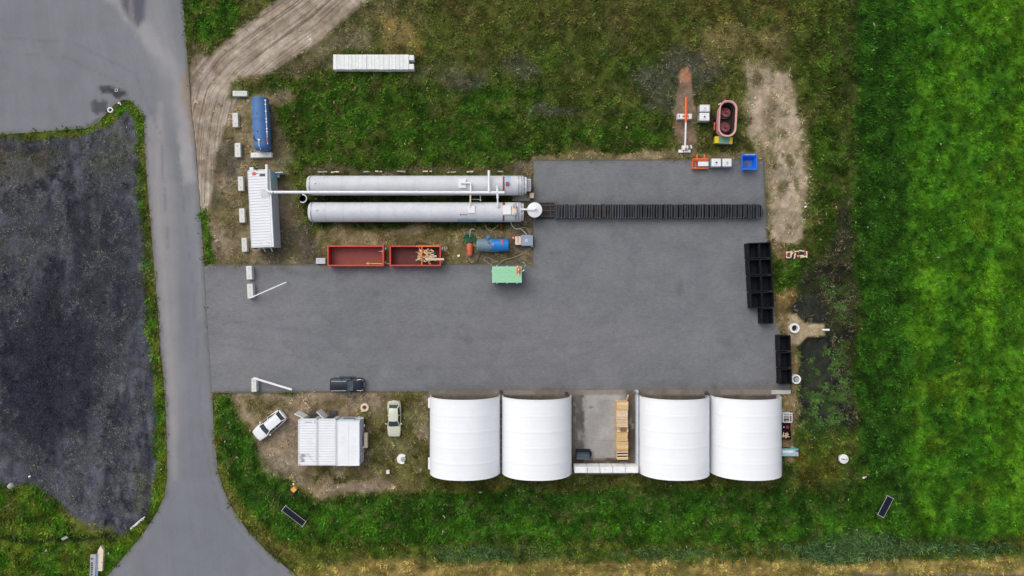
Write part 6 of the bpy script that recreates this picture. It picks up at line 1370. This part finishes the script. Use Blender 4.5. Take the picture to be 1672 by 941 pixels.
t = thing('stone_slab', 'pinkish pale stone slab right of the white sign board', 'slab', at(163.5, 917, .4), R(86)); p = MB(); p.prism([(-1.3,-.36),(1.5,-.34),(2.1,.1),(1.4,.42),(-1.3,.28)], -.06, .4); p.build('slab', 'beige_paint', t, bevel=.03)
p = MB(); p.tube([(-.9,.1,.4),(-.9,.1,.46)], .05, 8); p.tube([(-.1,-.25,.4),(-.1,-.25,.46)], .05, 8); build_each(p, 'bolt', 'dark_steel', t)
t = thing('white_marker', 'small white folded marker plate beside the left ditch', 'marker', at(104.5, 879.5, .3), R(30)); p = MB(); p.add([(-.45,-.15,.05),(.4,-.2,.1),(.5,.15,.45),(-.3,.2,.4),(-.45,-.15,.0),(.4,-.2,.05),(.5,.15,.4),(-.3,.2,.35)],[(0,1,2,3),(7,6,5,4),(0,1,5,4),(1,2,6,5),(2,3,7,6),(3,0,4,7)]); p.build('plate', 'white_paint', t); p = MB(); p.bar((0,0,-.1),(0,0,.2),.05,.05); p.build('leg', 'steel', t)
t = thing('metal_sheet', 'narrow pale metal strip lying on the gravel edge at the road bend', 'sheet', at(224, 854.5, .1), ang(24,-20)); p = MB(); p.prism([(-1.3,-.12),(1.1,-.18),(1.35,.02),(1.0,.12),(-1.2,.1)], .0, .05); p.build('strip', 'white_paint', t)
p = MB(); p.bar((-1.2,.0,.06),(1.1,-.02,.06),.03,.03); p.build('rib', 'steel', t)
for i_, (x, y, lb) in enumerate(((1410,780,'pair of tiny white stones in the grass below the round manhole cover'),(1315,338,'small white stone at the right border of the sand'),(49,778,'small pale stone on the lower edge of the dark gravel'))):
    o = MB(); o.box(0,0,-.05,.3,.22,.2,.4); o.box(.3,.1,-.05,.15,.15,.15) if i_ == 0 else None; o = o.build('white_stone', 'block_white', bevel=.05); o.location = (*at(x,y),0); tag(o, lb, 'stone')

# ------------------------------------------------------------------ light, sky, camera
world = bpy.data.worlds.new('World'); scene.world = world; world.use_nodes = True; nt = world.node_tree; t = NT(nt)
bg = nt.nodes['Background']; sky = nt.nodes.new('ShaderNodeTexSky'); sky.sky_type = 'NISHITA'; sky.sun_disc = False
EL, AZ = 52, 318     # compass-like: light comes from the upper left of the plan
sky.sun_elevation = R(EL); sky.sun_rotation = R(AZ); sky.air_density = 1.0; sky.dust_density = 4.0; sky.ozone_density = 1.0
hs = nt.nodes.new('ShaderNodeHueSaturation'); hs.inputs['Saturation'].default_value = .45; nt.links.new(sky.outputs[0], hs.inputs['Color']); nt.links.new(hs.outputs[0], bg.inputs['Color']); bg.inputs['Strength'].default_value = .15
sl = bpy.data.lights.new('sun', 'SUN'); sl.energy = .85; sl.angle = R(60); sl.color = (1, .96, .9); so = bpy.data.objects.new('sun', sl); COL.objects.link(so)
az = R(AZ); d = Vector((math.sin(az) * math.cos(R(EL)), math.cos(az) * math.cos(R(EL)), math.sin(R(EL)))); so.rotation_euler = (-d).to_track_quat('-Z', 'Y').to_euler(); so.location = (0, 0, 60)
cam = bpy.data.cameras.new('camera'); co_ = bpy.data.objects.new('camera', cam); COL.objects.link(co_); co_.location = (0, 0, H); co_.rotation_euler = (0, 0, 0)
cam.sensor_width = 36; cam.lens = 36 * H * S / 1672.0; cam.clip_end = 2000; scene.camera = co_
scene.view_settings.view_transform = 'Standard'; scene.view_settings.look = 'None'; scene.view_settings.gamma = 1; scene.view_settings.exposure = 0.08
scene.cycles.max_bounces = 5; scene.cycles.diffuse_bounces = 3; scene.cycles.use_denoising = True
scene.render.resolution_x = 1024; scene.render.resolution_y = 576
